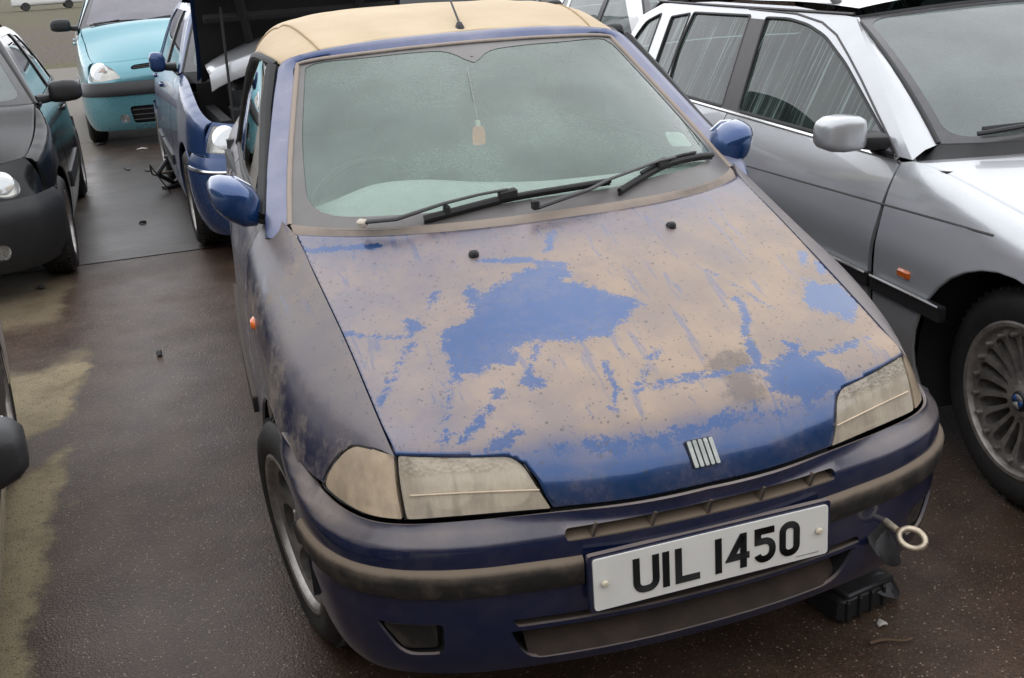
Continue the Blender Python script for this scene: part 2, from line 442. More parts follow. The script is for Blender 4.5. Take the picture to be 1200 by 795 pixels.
def dusty_paint(name, base, floor=.1, lo=.25, hi=.8, amt=.9, dust=TAN, metal=.55, specks=True, rough=.22):
    """metallic paint under settled dust: dust lies where a panel faces up, wiped where 'clean' is painted, spotted by rain"""
    t = NT(name)
    n1, n2, n3 = t.noise(6, 6, .6), t.noise(45, 5, .65), t.noise(170, 3, .6)
    u = t.math('ADD', upness(t), t.math('MULTIPLY', t.math('SUBTRACT', n1, .5), .35))
    d = t.step(u, lo, hi)
    d = t.math('MAXIMUM', d, t.math('MULTIPLY', t.step(t.math('ADD', n1, t.math('MULTIPLY', t.math('SUBTRACT', n2, .5), .5)), .3, .75), floor*1.6))
    at = t.n('Attribute', p_attribute_name='clean').outputs['Fac']
    rag = t.math('MULTIPLY', t.math('SUBTRACT', t.noise(17, 7, .72, None, .6), .5), 1.5)
    fine = t.math('ADD', rag, t.math('ADD', t.math('MULTIPLY', t.math('SUBTRACT', n2, .5), 1.2), t.math('MULTIPLY', t.math('SUBTRACT', n3, .5), .7)))
    cl = t.step(t.math('ADD', at, t.math('MULTIPLY', fine, t.step(at, .0, .3))), .36, .66)
    thin = t.step(t.math('ADD', n1, t.math('MULTIPLY', fine, .18)), .25, .75, .84, 1.)
    bare = t.n('Attribute', p_attribute_name='bare').outputs['Fac']
    thin = t.math('MULTIPLY', thin, t.math('SUBTRACT', 1., t.math('MULTIPLY', bare, t.step(t.math('ADD', n2, t.math('MULTIPLY', n1, .6)), .35, 1.1, 1.15, .75))))
    d = t.math('MULTIPLY', t.math('MULTIPLY', d, amt), thin)
    veil = t.step(t.math('ADD', n1, t.math('MULTIPLY', fine, .5)), .3, .8, 1., .84)
    d = t.math('MULTIPLY', d, t.math('SUBTRACT', 1., t.math('MULTIPLY', cl, veil)), clamp=True)
    if specks:
        rv = t.noise(1., 5, .6, t.n('Mapping', Vector=t.obj(), Scale=(34, 5, 5)).outputs[0], .4)
        d = t.math('MULTIPLY', d, t.step(t.math('ADD', rv, t.math('MULTIPLY', n1, .25)), .70, .80, 1., .55))
    col = base
    spots = None
    if specks:
        for sc, th in ((58, .13), (100, .17), (28, .085), (40, .11)):
            v = t.voro(sc, t.n('Mapping', Vector=t.obj(), Rotation=(.35, 0, sc)).outputs[0])
            pick = t.step(t.sep(v.outputs['Color'])[0], .66, .70)
            spot = t.math('MULTIPLY', t.step(t.math('ADD', v.outputs[0], t.math('MULTIPLY', t.math('SUBTRACT', n3, .5), .16)), th, th+.06, 1., 0.), pick)
            spots = spot if spots is None else t.math('MAXIMUM', spots, spot)
    dcol = t.mix(t.step(n1, .3, .75), tuple(c*.86 for c in dust), tuple(min(1, c*1.10) for c in (dust[0]*1.02, dust[1], dust[2]*.97)))
    wt = t.n('Attribute', p_attribute_name='wet').outputs['Fac']  # 'wet' marks a dark reflection painted into the dust colour
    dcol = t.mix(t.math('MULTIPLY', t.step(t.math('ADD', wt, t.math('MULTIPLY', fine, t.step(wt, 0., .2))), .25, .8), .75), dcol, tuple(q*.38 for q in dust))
    c = t.mix(d, col, dcol)
    if spots is not None: c = t.mix(t.math('MULTIPLY', spots, .62), c, (.045, .048, .060))
    rg = t.mixf(d, rough, .62); bmp = t.bump(t.math('ADD', t.math('MULTIPLY', d, 1.), t.math('MULTIPLY', n3, .3)), .12, .002)
    return t.done(t.pbr(base=c, metal=t.mixf(d, metal, 0.), rough=rg, coat=t.mixf(d, .8, .12), coatr=t.mixf(d, .04, .45), normal=bmp))

def paint(name, base, metal=.7, rough=.28, dirt=.15, coat=1., dust=(.2, .17, .14), spec=.5):
    t = NT(name)
    n1, n2 = t.noise(5, 6, .6), t.noise(70, 4, .6)
    z = t.sep(t.obj())[2]
    low = t.step(t.math('ADD', z, t.math('MULTIPLY', t.math('SUBTRACT', n1, .5), .5)), .15, .75, 1., .25)
    d = t.math('MULTIPLY', t.math('MULTIPLY', t.step(t.math('ADD', n1, t.math('MULTIPLY', n2, .35)), .45, .95), low), dirt*2, clamp=True)
    v = t.voro(120); wet = t.math('MULTIPLY', t.step(v.outputs[0], .12, .3, 1., 0.), t.step(t.sep(v.outputs['Color'])[1], .55, .6))
    wet = t.math('MULTIPLY', wet, t.step(upness(t), .1, .6))
    return t.done(t.pbr(base=t.mix(d, base, dust), metal=t.mixf(d, metal, 0.), rough=t.mixf(d, rough, .6), spec=spec, coat=t.mixf(d, coat, coat*.2), coatr=t.mixf(d, .03, .4), normal=t.bump(wet, .35, .002)))

def plain(name, base, rough=.5, metal=0., var=.12, scale=20, bump=.1, dust=0., spec=.5, coat=0., bs=120, dcol=TAN):
    t = NT(name)
    n = t.noise(scale, 5, .6); h = t.noise(bs, 3, .6)
    c = t.mix(t.step(n, .3, .7), tuple(max(0, q*(1-var)) for q in base), tuple(min(1, q*(1+var)) for q in base))
    rg = rough
    if dust:
        d = t.math('MULTIPLY', t.step(t.math('ADD', upness(t), t.math('MULTIPLY', t.math('SUBTRACT', n, .5), .7)), -.1, .75), dust, clamp=True)
        d = t.math('MAXIMUM', d, t.math('MULTIPLY', t.step(n, .45, .75), dust*.3))
        c = t.mix(d, c, dcol); rg = t.mixf(d, rough, .8)
    return t.done(t.pbr(base=c, rough=rg, metal=metal, spec=spec, coat=coat, normal=t.bump(h, bump, .003)))

def glass(name, tint=(.62, .75, .70), mist=.2, mcol=(.50, .57, .54), rough=.02, drops=0., streaks=False, patchy=.5, scale=3., ior=1.5):
    t = NT(name)
    n = t.noise(scale, 4, .55); f = t.noise(140, 3, .6)
    m = t.step(t.math('ADD', n, t.math('MULTIPLY', t.math('SUBTRACT', f, .5), .45)), .2, .8, mist*(1-patchy), mist*(1+patchy))
    nrm = None
    if drops:
        v = t.voro(150); d = t.math('MULTIPLY', t.step(v.outputs[0], .12, .34, 1., 0.), t.step(t.sep(v.outputs['Color'])[0], .45, .55))
        v2 = t.voro(60); d2 = t.math('MULTIPLY', t.step(v2.outputs[0], .08, .2, 1., 0.), t.step(t.sep(v2.outputs['Color'])[0], .75, .8))
        dd = t.math('MAXIMUM', d, d2)
        nrm = t.bump(dd, drops, .004)
        m = t.math('ADD', m, t.math('MULTIPLY', d2, .12))
    if streaks:
        s1 = t.noise(1., 4, .6, t.n('Mapping', Vector=t.obj(), Scale=(1, 42, 1.6), Rotation=(R(33), 0, 0)).outputs[0])
        s2 = t.noise(1., 3, .6, t.n('Mapping', Vector=t.obj(), Scale=(1, 95, 1.2), Rotation=(R(31), 0, 0), Location=(0, 3, 1)).outputs[0])
        st = t.math('MAXIMUM', t.step(s1, .56, .66), t.math('MULTIPLY', t.step(s2, .58, .68), .7))
        m = t.math('ADD', t.math('MULTIPLY', m, .75), t.math('MULTIPLY', st, mist*3.6))
    m = t.math('MINIMUM', m, .97)
    tr = t.n('BsdfTransparent', Color=tint)
    df = t.n('BsdfDiffuse', Color=mcol)
    tl = t.n('BsdfTranslucent', Color=mcol)
    body = t.mixs(m, tr, t.mixs(.4, df, tl))
    gl = t.n('BsdfGlossy', Roughness=rough)
    fr = t.n('Fresnel', IOR=ior)
    if nrm is not None:
        t.put(gl, 'Normal', nrm); t.put(df, 'Normal', nrm)
    return t.done(t.mixs(fr.outputs[0], body, gl))

def lens_glass(name, base, cover=.7, tint=(.8, .78, .7), rough=.12, ribs=0):
    """lamp glass: clear where clean, clouded by dust"""
    t = NT(name)
    n = t.noise(9, 6, .65); s = t.noise(1., 3, .5, t.n('Mapping', Vector=t.obj(), Scale=(30, 6, 5)).outputs[0])
    f = t.step(t.math('ADD', n, t.math('MULTIPLY', t.math('SUBTRACT', s, .5), .6)), .1, .7, cover*.72, min(1, cover*1.2))
    tr = t.n('BsdfTransparent', Color=tint)
    h = t.noise(60, 3, .5)
    if ribs:
        w = t.n('TexWave', Vector=t.obj(), Scale=ribs, Distortion=0.); h = t.math('ADD', t.math('MULTIPLY', w.outputs[0], .6), h)
    if ribs == 34:
        zz = t.sep(t.obj())[2]; wet = t.math('MULTIPLY', t.step(zz, .660, .676), t.voro(120).outputs[0]); h = t.math('ADD', h, t.math('MULTIPLY', wet, 5.)); f = t.math('MULTIPLY', f, t.step(zz, .655, .68, 1., .8))
    smear = t.math('MULTIPLY', t.step(s, .55, .68), .55)
    nb = t.bump(h, .16, .002)
    df = t.pbr(base=t.mix(smear, t.mix(t.step(n, .3, .7), tuple(q*.9 for q in base), base), tuple(q*.42 for q in base)), rough=.45, spec=.5, normal=nb)
    gl = t.n('BsdfGlossy', Roughness=rough, Normal=nb)
    return t.done(t.mixs(t.n('Fresnel', IOR=1.45).outputs[0], t.mixs(f, tr, df), gl))

BLUE = (.010, .055, .175)
M = {}
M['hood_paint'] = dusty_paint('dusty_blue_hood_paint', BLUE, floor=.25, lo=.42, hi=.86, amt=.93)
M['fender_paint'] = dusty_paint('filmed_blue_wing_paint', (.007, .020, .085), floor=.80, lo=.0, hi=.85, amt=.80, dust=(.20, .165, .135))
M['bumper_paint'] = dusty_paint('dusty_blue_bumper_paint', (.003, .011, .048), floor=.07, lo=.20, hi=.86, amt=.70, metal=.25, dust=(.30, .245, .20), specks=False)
M['frame_paint'] = dusty_paint('thinly_dusted_blue_paint', (.018, .052, .17), floor=.34, lo=.0, hi=1.1, amt=.66, dust=(.33, .32, .36), specks=False)
M['mirror_paint'] = paint('clean_blue_paint', (.008, .050, .17), .45, .2, .04)
M['trim'] = plain('dusty_black_trim', (.016, .015, .014), .6, dust=.44, bump=.25, var=.3)
M['trim_dim'] = plain('dim_dusty_plastic', (.016, .014, .012), .65, dust=.30, dcol=(.17, .12, .08), var=.3, scale=14)
M['trim_clean'] = plain('black_plastic', (.014, .014, .015), .45, bump=.12)
M['gasket'] = plain('dusty_rubber_gasket', (.05, .045, .04), .6, dust=.9, dcol=(.34, .28, .23))
M['rubber'] = plain('black_rubber', (.012, .012, .012), .6)
M['tyre'] = plain('tyre_rubber', (.018, .017, .016), .62, var=.3, scale=12, bump=.35, bs=60)
M['liner'] = plain('dark_underside', (.008, .008, .008), .9)
M['interior'] = plain('dark_cabin_trim', (.055, .058, .060), .8, bump=.2)
M['dash'] = plain('grey_dashboard_plastic', (.62, .65, .62), .6, var=.06, bump=.2)
M['seatcloth'] = plain('grey_seat_cloth', (.10, .105, .11), .9, bump=.3)
M['chrome'] = plain('chrome', (.75, .75, .74), .12, 1., .04, bump=.02)
M['dull_metal'] = plain('rusty_grey_metal', (.42, .36, .27), .45, .75, .35, 40, .2)
M['alloy'] = plain('dirty_alloy', (.36, .34, .32), .38, .75, .25, 25, .1)
M['alloy_dark'] = plain('brake_dusted_alloy', (.29, .265, .24), .42, .6, .35, 18, .15)
M['brake'] = plain('brake_iron', (.07, .045, .03), .7, .4)
M['fabric'] = None
M['plate'] = plain('plate_white', (.70, .69, .64), .35, var=.04, scale=12, bump=.02, dust=0., coat=.3)
M['ink'] = plain('plate_black', (.010, .010, .010), .75, bump=.02, spec=.2)
M['orange'] = plain('orange_lens', (.80, .16, .015), .2, var=.06, bump=.05, coat=.6)
M['amber'] = plain('dull_amber_lens', (.45, .09, .01), .25, coat=.5)
M['redlens'] = plain('red_lens', (.45, .012, .01), .2, coat=.6)
M['reflector'] = plain('lamp_reflector', (.66, .62, .54), .22, .8, .1, bump=.1)
M['lamp_clear'] = lens_glass('clear_lamp_glass', (.62, .62, .60), .22, (.92, .94, .95), .04)
M['lamp_dusty'] = lens_glass('dusty_lamp_glass', (.64, .55, .42), .60, (.92, .89, .82), .05, ribs=34)
M['lamp_ribbed'] = lens_glass('dusty_indicator_glass', (.64, .50, .35), .66, (.9, .82, .66), .06, ribs=20)
M['screen'] = glass('misted_windscreen', (.90, 1., .95), .33, (.52, .68, .59), .03, drops=.3, patchy=.3)
M['side_glass'] = glass('side_glass', (.50, .64, .60), .14, rough=.01, patchy=.5)
M['streak_glass'] = glass('rain_streaked_glass', (.22, .33, .29), .12, (.44, .58, .53), .015, streaks=True, patchy=.8)
M['dim_screen'] = glass('misted_grey_windscreen', (.58, .70, .66), .55, (.44, .50, .48), .03, drops=.2, patchy=.2)
M['lilac_screen'] = glass('greyish_windscreen', (.50, .52, .56), .62, (.46, .44, .50), .05, patchy=.15)
M['dark_glass'] = glass('dark_car_glass', (.12, .14, .14), .02, rough=.02)
M['frit'] = plain('dusty_glass_border', (.085, .083, .083), .16, var=.2, scale=8, bump=.02, dust=.35, dcol=(.25, .23, .21))
def fabric():
    t = NT('beige_soft_top_cloth')
    n = t.noise(3, 5, .6); w = t.noise(1., 2, .5, t.n('Mapping', Vector=t.obj(), Scale=(700, 220, 220)).outputs[0]); w2 = t.noise(1., 2, .5, t.n('Mapping', Vector=t.obj(), Scale=(220, 700, 700)).outputs[0])
    c = t.mix(t.step(n, .3, .75), (.49, .375, .235), (.57, .45, .295))
    c = t.mix(t.math('MULTIPLY', t.step(t.noise(14, 6, .7), .55, .8), .18), c, (.34, .26, .16))
    wr = t.noise(1., 3, .5, t.n('Mapping', Vector=t.obj(), Scale=(3, 16, 5)).outputs[0])
    return t.done(t.pbr(base=c, rough=.85, spec=.25, sheen=.15, normal=t.bump(t.math('ADD', t.math('ADD', w, w2), t.math('MULTIPLY', wr, 5.)), .18, .002)))
M['fabric'] = fabric()
M['silver'] = paint('silver_paint', (.49, .505, .52), .62, .36, .14)
M['white'] = paint('white_paint', (.74, .74, .73), 0., .3, .1)
M['teal'] = paint('teal_metallic_paint', (.115, .31, .36), .45, .26, .08)
M['black_paint'] = paint('black_green_paint', (.004, .0055, .006), .0, .14, .06, coat=.0, spec=.28)
M['dark_blue'] = paint('dark_blue_paint', (.020, .052, .15), .3, .25, .12, coat=.4)
M['beige_silver'] = paint('warm_silver_paint', (.40, .37, .32), .6, .32, .15)
M['dark_paint'] = paint('dark_grey_paint', (.015, .016, .018), .3, .25, .08)
# ---------------------------------------------------------------- the blue convertible
PS = Shape(plan=[(1.0,.784),(1.6,.778),(2.0,.764),(2.5,.740),(3.0,.712),(3.4,.680),(3.65,.62),(3.76,.55)],
           tum=[(.15,.030),(.2,.012),(.4,.002),(.62,.006),(.788,.016),(.897,.038),(.95,.072),(.985,.100),(1.02,.115)],
           zs=[(1.0,1.02),(3.8,1.02)], rr=[(1.0,0),(3.8,0)], belt=[(1.0,.98),(3.8,.98)])

def letters(mb, frame, m=0):
    """UIL 1450 in plain number plate strokes (units: metres on the plate, origin at its lower left corner)"""
    o, ax, ay, az = [np.asarray(q, float) for q in frame]
    w, y0, h = .0145, .0165, .078
    def stroke(P, closed=False):
        P = np.array(P, float); n = len(P); L, Rr = [], []
        for i in range(n):
            a = P[i-1] if (i > 0 or closed) else P[i]; c = P[(i+1) % n] if (i < n-1 or closed) else P[i]
            d1 = P[i]-a; d2 = c-P[i]
            d1 = d1/np.linalg.norm(d1) if np.linalg.norm(d1) > 1e-9 else d2/np.linalg.norm(d2); d2 = d2/np.linalg.norm(d2) if np.linalg.norm(d2) > 1e-9 else d1
            t = d1+d2; t /= np.linalg.norm(t); nn = np.array((-t[1], t[0])); k = w/2/max(.35, nn@np.array((-d1[1], d1[0])))
            L.append(P[i]+nn*k); Rr.append(P[i]-nn*k)
        n2 = n if closed else n-1; S = np.array(L+Rr)
        V = np.array([o+ax*p[0]+ay*p[1] for p in S]); V = np.concatenate([V, V+az*.0012])
        k = 2*n; F = []
        for i in range(n2):
            j = (i+1) % n
            F += [(k+i, k+j, k+n+j, k+n+i), (i, j, k+j, k+i), (n+i, n+j, k+n+j, k+n+i)]
        mb.add(V, F, m)
    def arc(c, r, a0, a1, n=7): return [(c[0]+r*math.cos(R(a)), c[1]+r*math.sin(R(a))) for a in np.linspace(a0, a1, n)]
    q = w/2; b, t = y0+q, y0+h-q
    x0, x1 = .082+q, .138-q; r = .017                              # U
    stroke([(x0, y0+h)]+arc((x0+r, b+r), r, 180, 270)+arc((x1-r, b+r), r, 270, 360)+[(x1, y0+h)])
    stroke([(.1525, y0), (.1525, y0+h)])                           # I
    stroke([(.1725+q, y0+h), (.1725+q, b), (.226, b)])             # L
    stroke([(.2675, y0), (.2675, y0+h)])                           # 1
    stroke([(.3235, y0), (.3235, y0+h)]); stroke([(.3215, y0+h-.006), (.2945, y0+.0265), (.337, y0+.0265)])      # 4
    x0, x1 = .348+q, .397-q; r = .018                              # 5
    stroke([(x1+.004, t), (x0+.001, t), (x0+.001, y0+.048)]+arc((x1-r, y0+.048-r), r, 90, 0)+arc((x1-r, b+r), r, 0, -90)+arc((x0+r*.8, b+r*.8), r*.8, 270, 190))
    x0, x1 = .406+q, .453-q; r = .015                              # 0
    stroke(arc((x0+r, t-r), r, 180, 90)+arc((x1-r, t-r), r, 90, 0)+arc((x1-r, b+r), r, 0, -90)+arc((x0+r, b+r), r, 270, 180), True)

def wheel_parts(rt, rr, wd, style):
    """tyre and rim meshes about the x axis, outer face towards +x"""
    hw = wd/2; ty = MB()
    ty.lathe([(rr-.004, hw-.012), (rr+.004, hw-.004), (rr+.012, hw+.003), (rr+(rt-rr)*.42, hw+.011), (rr+(rt-rr)*.66, hw+.008), (rt-.016, hw-.006), (rt-.005, hw-.020), (rt, hw-.036),
              (rt, hw*.35), (rt-.007, hw*.33), (rt-.007, hw*.25), (rt, hw*.23), (rt+.001, hw*.03), (rt-.007, hw*.02), (rt-.007, -hw*.06), (rt, -hw*.08), (rt, -hw*.3), (rt-.007, -hw*.32), (rt-.007, -hw*.4), (rt, -hw*.42),
              (rt, -hw+.036), (rt-.016, -hw+.006), (rr+(rt-rr)*.5, -hw-.01), (rr, -hw+.01)], 56)
    for k in range(56):                                               # shoulder blocks
        a = 2*PI*k/56; c, s = math.cos(a), math.sin(a)
        for sx in (-1, 1):
            ty.box((sx*(hw-.026), (rt-.0065)*c, (rt-.0065)*s), (.020, .014, .010), (a, 0, 0))
    ri = MB()
    ri.lathe([(rr-.004, hw-.014), (rr+.008, hw-.003), (rr+.010, hw+.003), (rr+.004, hw+.006), (rr-.006, hw+.003), (rr-.012, hw-.006), (rr-.016, hw-.03), (rr-.030, -hw+.03), (rr-.028, -hw)], 56)
    Ro = rr-.013
    hc = .030
    dep = table([(0, hw-.012), (.045, hw-.014), (.062, hw-.028), (Ro*.6, hw-.030), (Ro*.85, hw-.022), (Ro, hw-.012), (Ro+.05, hw-.01)])
    fn = lambda q: np.stack([dep(np.hypot(q[:, 0], q[:, 1])), q[:, 0], q[:, 1]], 1)
    holes = []
    if style == 'ovals':
        for k in range(7):
            a = 2*PI*k/7+.3
            w = [(Ro*.50, -.20), (Ro*.60, -.30), (Ro*.80, -.315), (Ro*.905, -.25), (Ro*.93, 0), (Ro*.905, .25), (Ro*.80, .315), (Ro*.60, .30), (Ro*.50, .20), (Ro*.47, 0)]
            holes.append(rpoly([(r*math.cos(a+t), r*math.sin(a+t)) for r, t in w], .02, 3))
    elif style == 'slots':
        for k in range(20):
            a = 2*PI*k/20
            w = [(Ro*.40, -.085), (Ro*.70, -.105), (Ro*.88, -.085), (Ro*.915, 0), (Ro*.88, .085), (Ro*.70, .105), (Ro*.40, .085), (Ro*.37, 0)]
            holes.append(rpoly([(r*math.cos(a+t), r*math.sin(a+t)) for r, t in w], .008, 2))
    elif style == 'five':
        for k in range(5):
            a = 2*PI*k/5+.2
            w = [(Ro*.36, -.22), (Ro*.70, -.40), (Ro*.90, -.40), (Ro*.93, 0), (Ro*.90, .40), (Ro*.70, .40), (Ro*.36, .22)]
            holes.append(rpoly([(r*math.cos(a+t), r*math.sin(a+t)) for r, t in w], .025, 3))
    elif style == 'cover':
        for k in range(9):
            a = 2*PI*k/9
            holes.append(ellipse((Ro*.70*math.cos(a), Ro*.70*math.sin(a)), Ro*.16, Ro*.09, 12, a))
    ri.panel(fn, ellipse((0, 0), Ro, Ro, 60), holes, .02 if style == 'slots' else .024, .028, 0, (-1, 0, 0))
    br = MB(); br.lathe([(rr-.03, -.02), (.05, -.02), (.05, -.012), (rr-.06, -.012), (rr-.06, -.03)], 32); br.box((-.01, .03, rr-.075), (.07, .15, .06), None, 0, .01)
    cap = MB(); cap.lathe([(.0005, hw-.004), (.012, hw-.0045), (.026, hw-.006), (hc, hw-.010), (hc, hw-.016)], 28)
    bolts = MB()
    if style == 'slots':
        for k in range(20):
            a = 2*PI*(k+.5)/20; bolts.lathe([(.0005, hw+.001), (.006, hw+.0005), (.0075, hw-.004), (.0075, hw-.018)], 8, 0, (0, .915*Ro*math.cos(a), .915*Ro*math.sin(a)))
        nb = 5
    else: nb = 4 if style != 'five' else 5
    for k in range(nb):
        a = 2*PI*k/nb+.4; bolts.lathe([(.0005, hw-.016), (.008, hw-.0165), (.010, hw-.022), (.010, hw-.034)], 8, 0, (0, .051*math.cos(a), .051*math.sin(a)))
    return ty, ri, br, cap, bolts

def add_wheels(root, spots, rt, rr, wd, style, rim_mat='alloy', cap_mat='trim_clean', emblem=None, camber=0., steer=0.):
    """spots: (x, y) of each wheel centre; the first wheel is built, the rest share its meshes"""
    ty, ri, br, cap, bo = wheel_parts(rt, rr, wd, style); first = None
    for x, y in spots:
        turn = 0 if x > 0 else PI
        if first is None:
            first = ty.build('wheel', M['tyre'], root); first.location = (x, y, rt); first.rotation_euler = (.4, camber, turn+steer)
            ri.build('rim', M[rim_mat], first, 30); br.build('brake_disc', M['brake'], first); cap.build('hub_cap', M[cap_mat], first); bo.build('wheel_bolt', M[rim_mat], first)['kind'] = 'stuff'
            if emblem: emblem(first, wd/2)
        else:
            c = inst(first, root, (x, y, rt), turn); c.rotation_euler = (random.random()*2, camber if y < 1.5 else 0, turn+(steer if y < 1.5 else 0))

def lerp_rows(A, B, bulge, up):
    A, B = np.asarray(A, float), np.asarray(B, float); return (A+B)/2 + np.asarray(up)*bulge

CP = 'dusty blue convertible'
car = thing('convertible_car', 'dusty mud-streaked blue convertible with beige cloth roof and white front number plate', 'car')

# bonnet, with the places where the dust has been washed and wiped off
CLEAN = {
'A': [(.216,.477),(.275,.504),(.31,.523),(.321,.62),(.345,.625),(.344,.574),(.396,.623),(.437,.645),(.469,.67),(.516,.669),(.555,.647),(.572,.61),(.537,.597),(.578,.576),(.63,.52),(.673,.487),(.675,.461),(.647,.454),(.621,.422),(.564,.386),(.501,.378),(.456,.381),(.421,.41),(.38,.393),(.347,.393),(.349,.356),(.325,.336),(.283,.356),(.256,.33),(.213,.332),(.189,.313),(.161,.256),(.13,.187),(.12,.133),(.098,.131),(.128,.202),(.161,.286),(.207,.359),(.205,.43)],
 'B': [(.16,.534),(.199,.543),(.188,.504),(.144,.445),(.118,.421),(.148,.485)],
 'b': [(.238,.61),(.272,.626),(.243,.579),(.202,.546)],
 'E': [(.201,.144),(.245,.162),(.275,.171),(.277,.155),(.248,.142),(.221,.123),(.19,.124)],
 'J': [(.338,.299),(.361,.301),(.373,.284),(.367,.259),(.339,.259),(.334,.276)],
 'G': [(.637,.313),(.65,.309),(.638,.288),(.609,.268),(.558,.206),(.544,.206),(.583,.259),(.617,.291)],
 'C': [(.874,.201),(.928,.22),(.943,.257),(.987,.256),(.971,.219),(.999,.181),(1.046,.133),(1.038,.103),(.983,.104),(.897,.111),(.842,.139),(.848,.17)],
 'D': [(1.141,.441),(1.179,.405),(1.24,.389),(1.257,.311),(1.177,.266),(1.142,.305),(1.086,.341),(1.096,.387)],
 'K': [(1.207,.516),(1.231,.504),(1.198,.477),(1.175,.488)],
 'k': [(1.251,.483),(1.249,.433),(1.222,.435),(1.23,.468)],
 'I': [(.369,.147),(.391,.12),(.451,.104),(.541,.104),(.662,.112),(.766,.12),(.829,.115),(.947,.096),(.94,.083),(.806,.098),(.679,.096),(.556,.086),(.445,.087),(.343,.104),(.26,.113),(.387,.109)],}
STREAKS = (
([(.144,.445),(.079,.356),(.016,.269)],0.0033),
 ([(.271,.269),(.245,.238),(.208,.203),(.148,.157)],0.0066),
 ([(.399,.388),(.357,.319),(.335,.283)],0.0044),
 ([(.907,.425),(.904,.366),(.862,.301),(.85,.206)],0.0055),
 ([(.881,.546),(.931,.469),(.983,.373)],0.0022),
 ([(.559,.213),(.689,.208),(.84,.201),(1.201,.213)],0.0044),
 ([(.513,.293),(.508,.217),(.476,.17)],0.0033),
 ([(.0,.476),(.085,.475),(.141,.472)],0.0033),
 ([(.395,.722),(.481,.705),(.56,.661)],0.0044),
 ([(.014,.796),(.126,.814),(.201,.819)],0.0055),
 ([(.523,.559),(.626,.51),(.669,.478)],0.0022),
 ([(.589,.815),(.548,.729)],0.0033),)
def clean_at(Q):
    c = np.full(len(Q), -1.)
    for P in CLEAN.values():
        P = np.array(P); sd = edge_dist(P, Q); sd = np.where(inside(P, Q), sd, -sd); c = np.maximum(c, .5+sd/.05)
    for L, w in STREAKS:
        for a, b in zip(L[:-1], L[1:]):
            a, b = np.array(a), np.array(b); t = np.clip(((Q-a)@(b-a))/((b-a)@(b-a)), 0, 1); d = np.linalg.norm(Q-a-t[:, None]*(b-a), axis=1)
            c = np.maximum(c, .5+(w*1.9-d)/.035)
    return np.clip(c, 0, 1)
def film_at(Q):
    """how thick the dust lies: thin under the windscreen, on the left and on the steep nose"""
    v = Q[:, 1]/HOOD.V; u = Q[:, 0]/HOOD.U
    f = np.interp(v, [0, .07, .115, .16, .62, .80, .92, 1], [.60, .60, .66, 1., 1., .88, .66, .52])
    f *= np.interp(u, [0, .12, .38, 1], [.64, .72, .94, 1.])
    return f
hood_edge = [(.3014,.0),(.40,.0),(.509,.0),(.628,.0),(.748,.0),(.857,.0),(.9552,.0),(.966,.0234),(.977,.0582),(.996,.0911),(1.0235,.1081),(1.102,.116),(1.1885,.1213),(1.2566,.1201)]
left = [(1.2566-a, b) for a, b in hood_edge if a > .9552][::-1]
edge = [(0, .1201)]+[p for p in left if p[0] > 1e-3]+[p for p in hood_edge if p[0] < 1.2566]+[(1.2566, .1201)]
outl = edge+[(1.2566, .8656)]+[(1.2566*(1-k/24), .8656) for k in range(1, 24)]+[(0, .8656)]
outl = [(min(max(a, .0038), 1.2528), b) for a, b in outl]
V, F = panel(HOOD, outl, (), .0105, 0, (0, .9, 0))
# parameters of each vertex for the wiped places: same order as the panel's points
O_ = resample(outl, .0105)
mb = MB(); mb.add(V, F)
gx = HOOD.G.reshape(-1, 3)
def hood_uv(V):
    """nearest (u, v) of points lying on the bonnet sheet"""
    o = np.zeros((len(V), 2)); G = HOOD.G
    for a in range(0, len(V), 400):
        d = ((V[a:a+400, None, :]-gx[None])**2).sum(2); k = d.argmin(1)
        j, i = np.divmod(k, HOOD.nu)
        for q in range(len(k)):
            jj, ii = min(max(j[q], 1), HOOD.nv-2), min(max(i[q], 1), HOOD.nu-2)
            eu = (G[jj, ii+1]-G[jj, ii-1])/2; ev = (G[jj+1, ii]-G[jj-1, ii])/2; dv = V[a+q]-G[jj, ii]
            A = np.array(((eu@eu, eu@ev), (eu@ev, ev@ev))); s = np.linalg.solve(A, (dv@eu, dv@ev))
            o[a+q] = ((ii+s[0])/(HOOD.nu-1)*HOOD.U, (jj+s[1])/(HOOD.nv-1)*HOOD.V)
    return o
UV_ = hood_uv(V); att = clean_at(UV_)
SM = np.array([(.739,.25),(.786,.258),(.832,.245),(.826,.204),(.814,.132),(.793,.111),(.734,.12),(.739,.163),(.73,.213)]); sd_ = edge_dist(SM, UV_); reflA = np.clip(.5+np.where(inside(SM, UV_), sd_, -sd_)/.07, 0, 1)  # outline of the dark reflection painted on the bonnet, stored as 'wet'
bonnet = mb.build('bonnet', M['hood_paint'], car, 60, att); wa = bonnet.data.attributes.new('wet', 'FLOAT', 'POINT'); wa.data.foreach_set('value', reflA.astype(np.float32)); wa = bonnet.data.attributes.new('bare', 'FLOAT', 'POINT'); wa.data.foreach_set('value', (1-film_at(UV_)).astype(np.float32))  # 'wet' holds the painted dark reflection, not water
so = bonnet.modifiers.new('skin', 'SOLIDIFY'); so.thickness = .012; so.offset = -1
# shut line gutter under the bonnet's edge
g = MB()
for s in (-1, 1):
    g.tube([(s*.590,.24,.698),(s*.603,.52,.800),(s*.619,.77,.877),(s*.635,1.0,.945)], .011, 6)
g.tube([(-.31,.075,.572),(-.15,.046,.570),(0,.042,.570),(.15,.046,.570),(.31,.075,.572)], .008, 6)
g.build('bonnet_gutter', M['liner'], car)
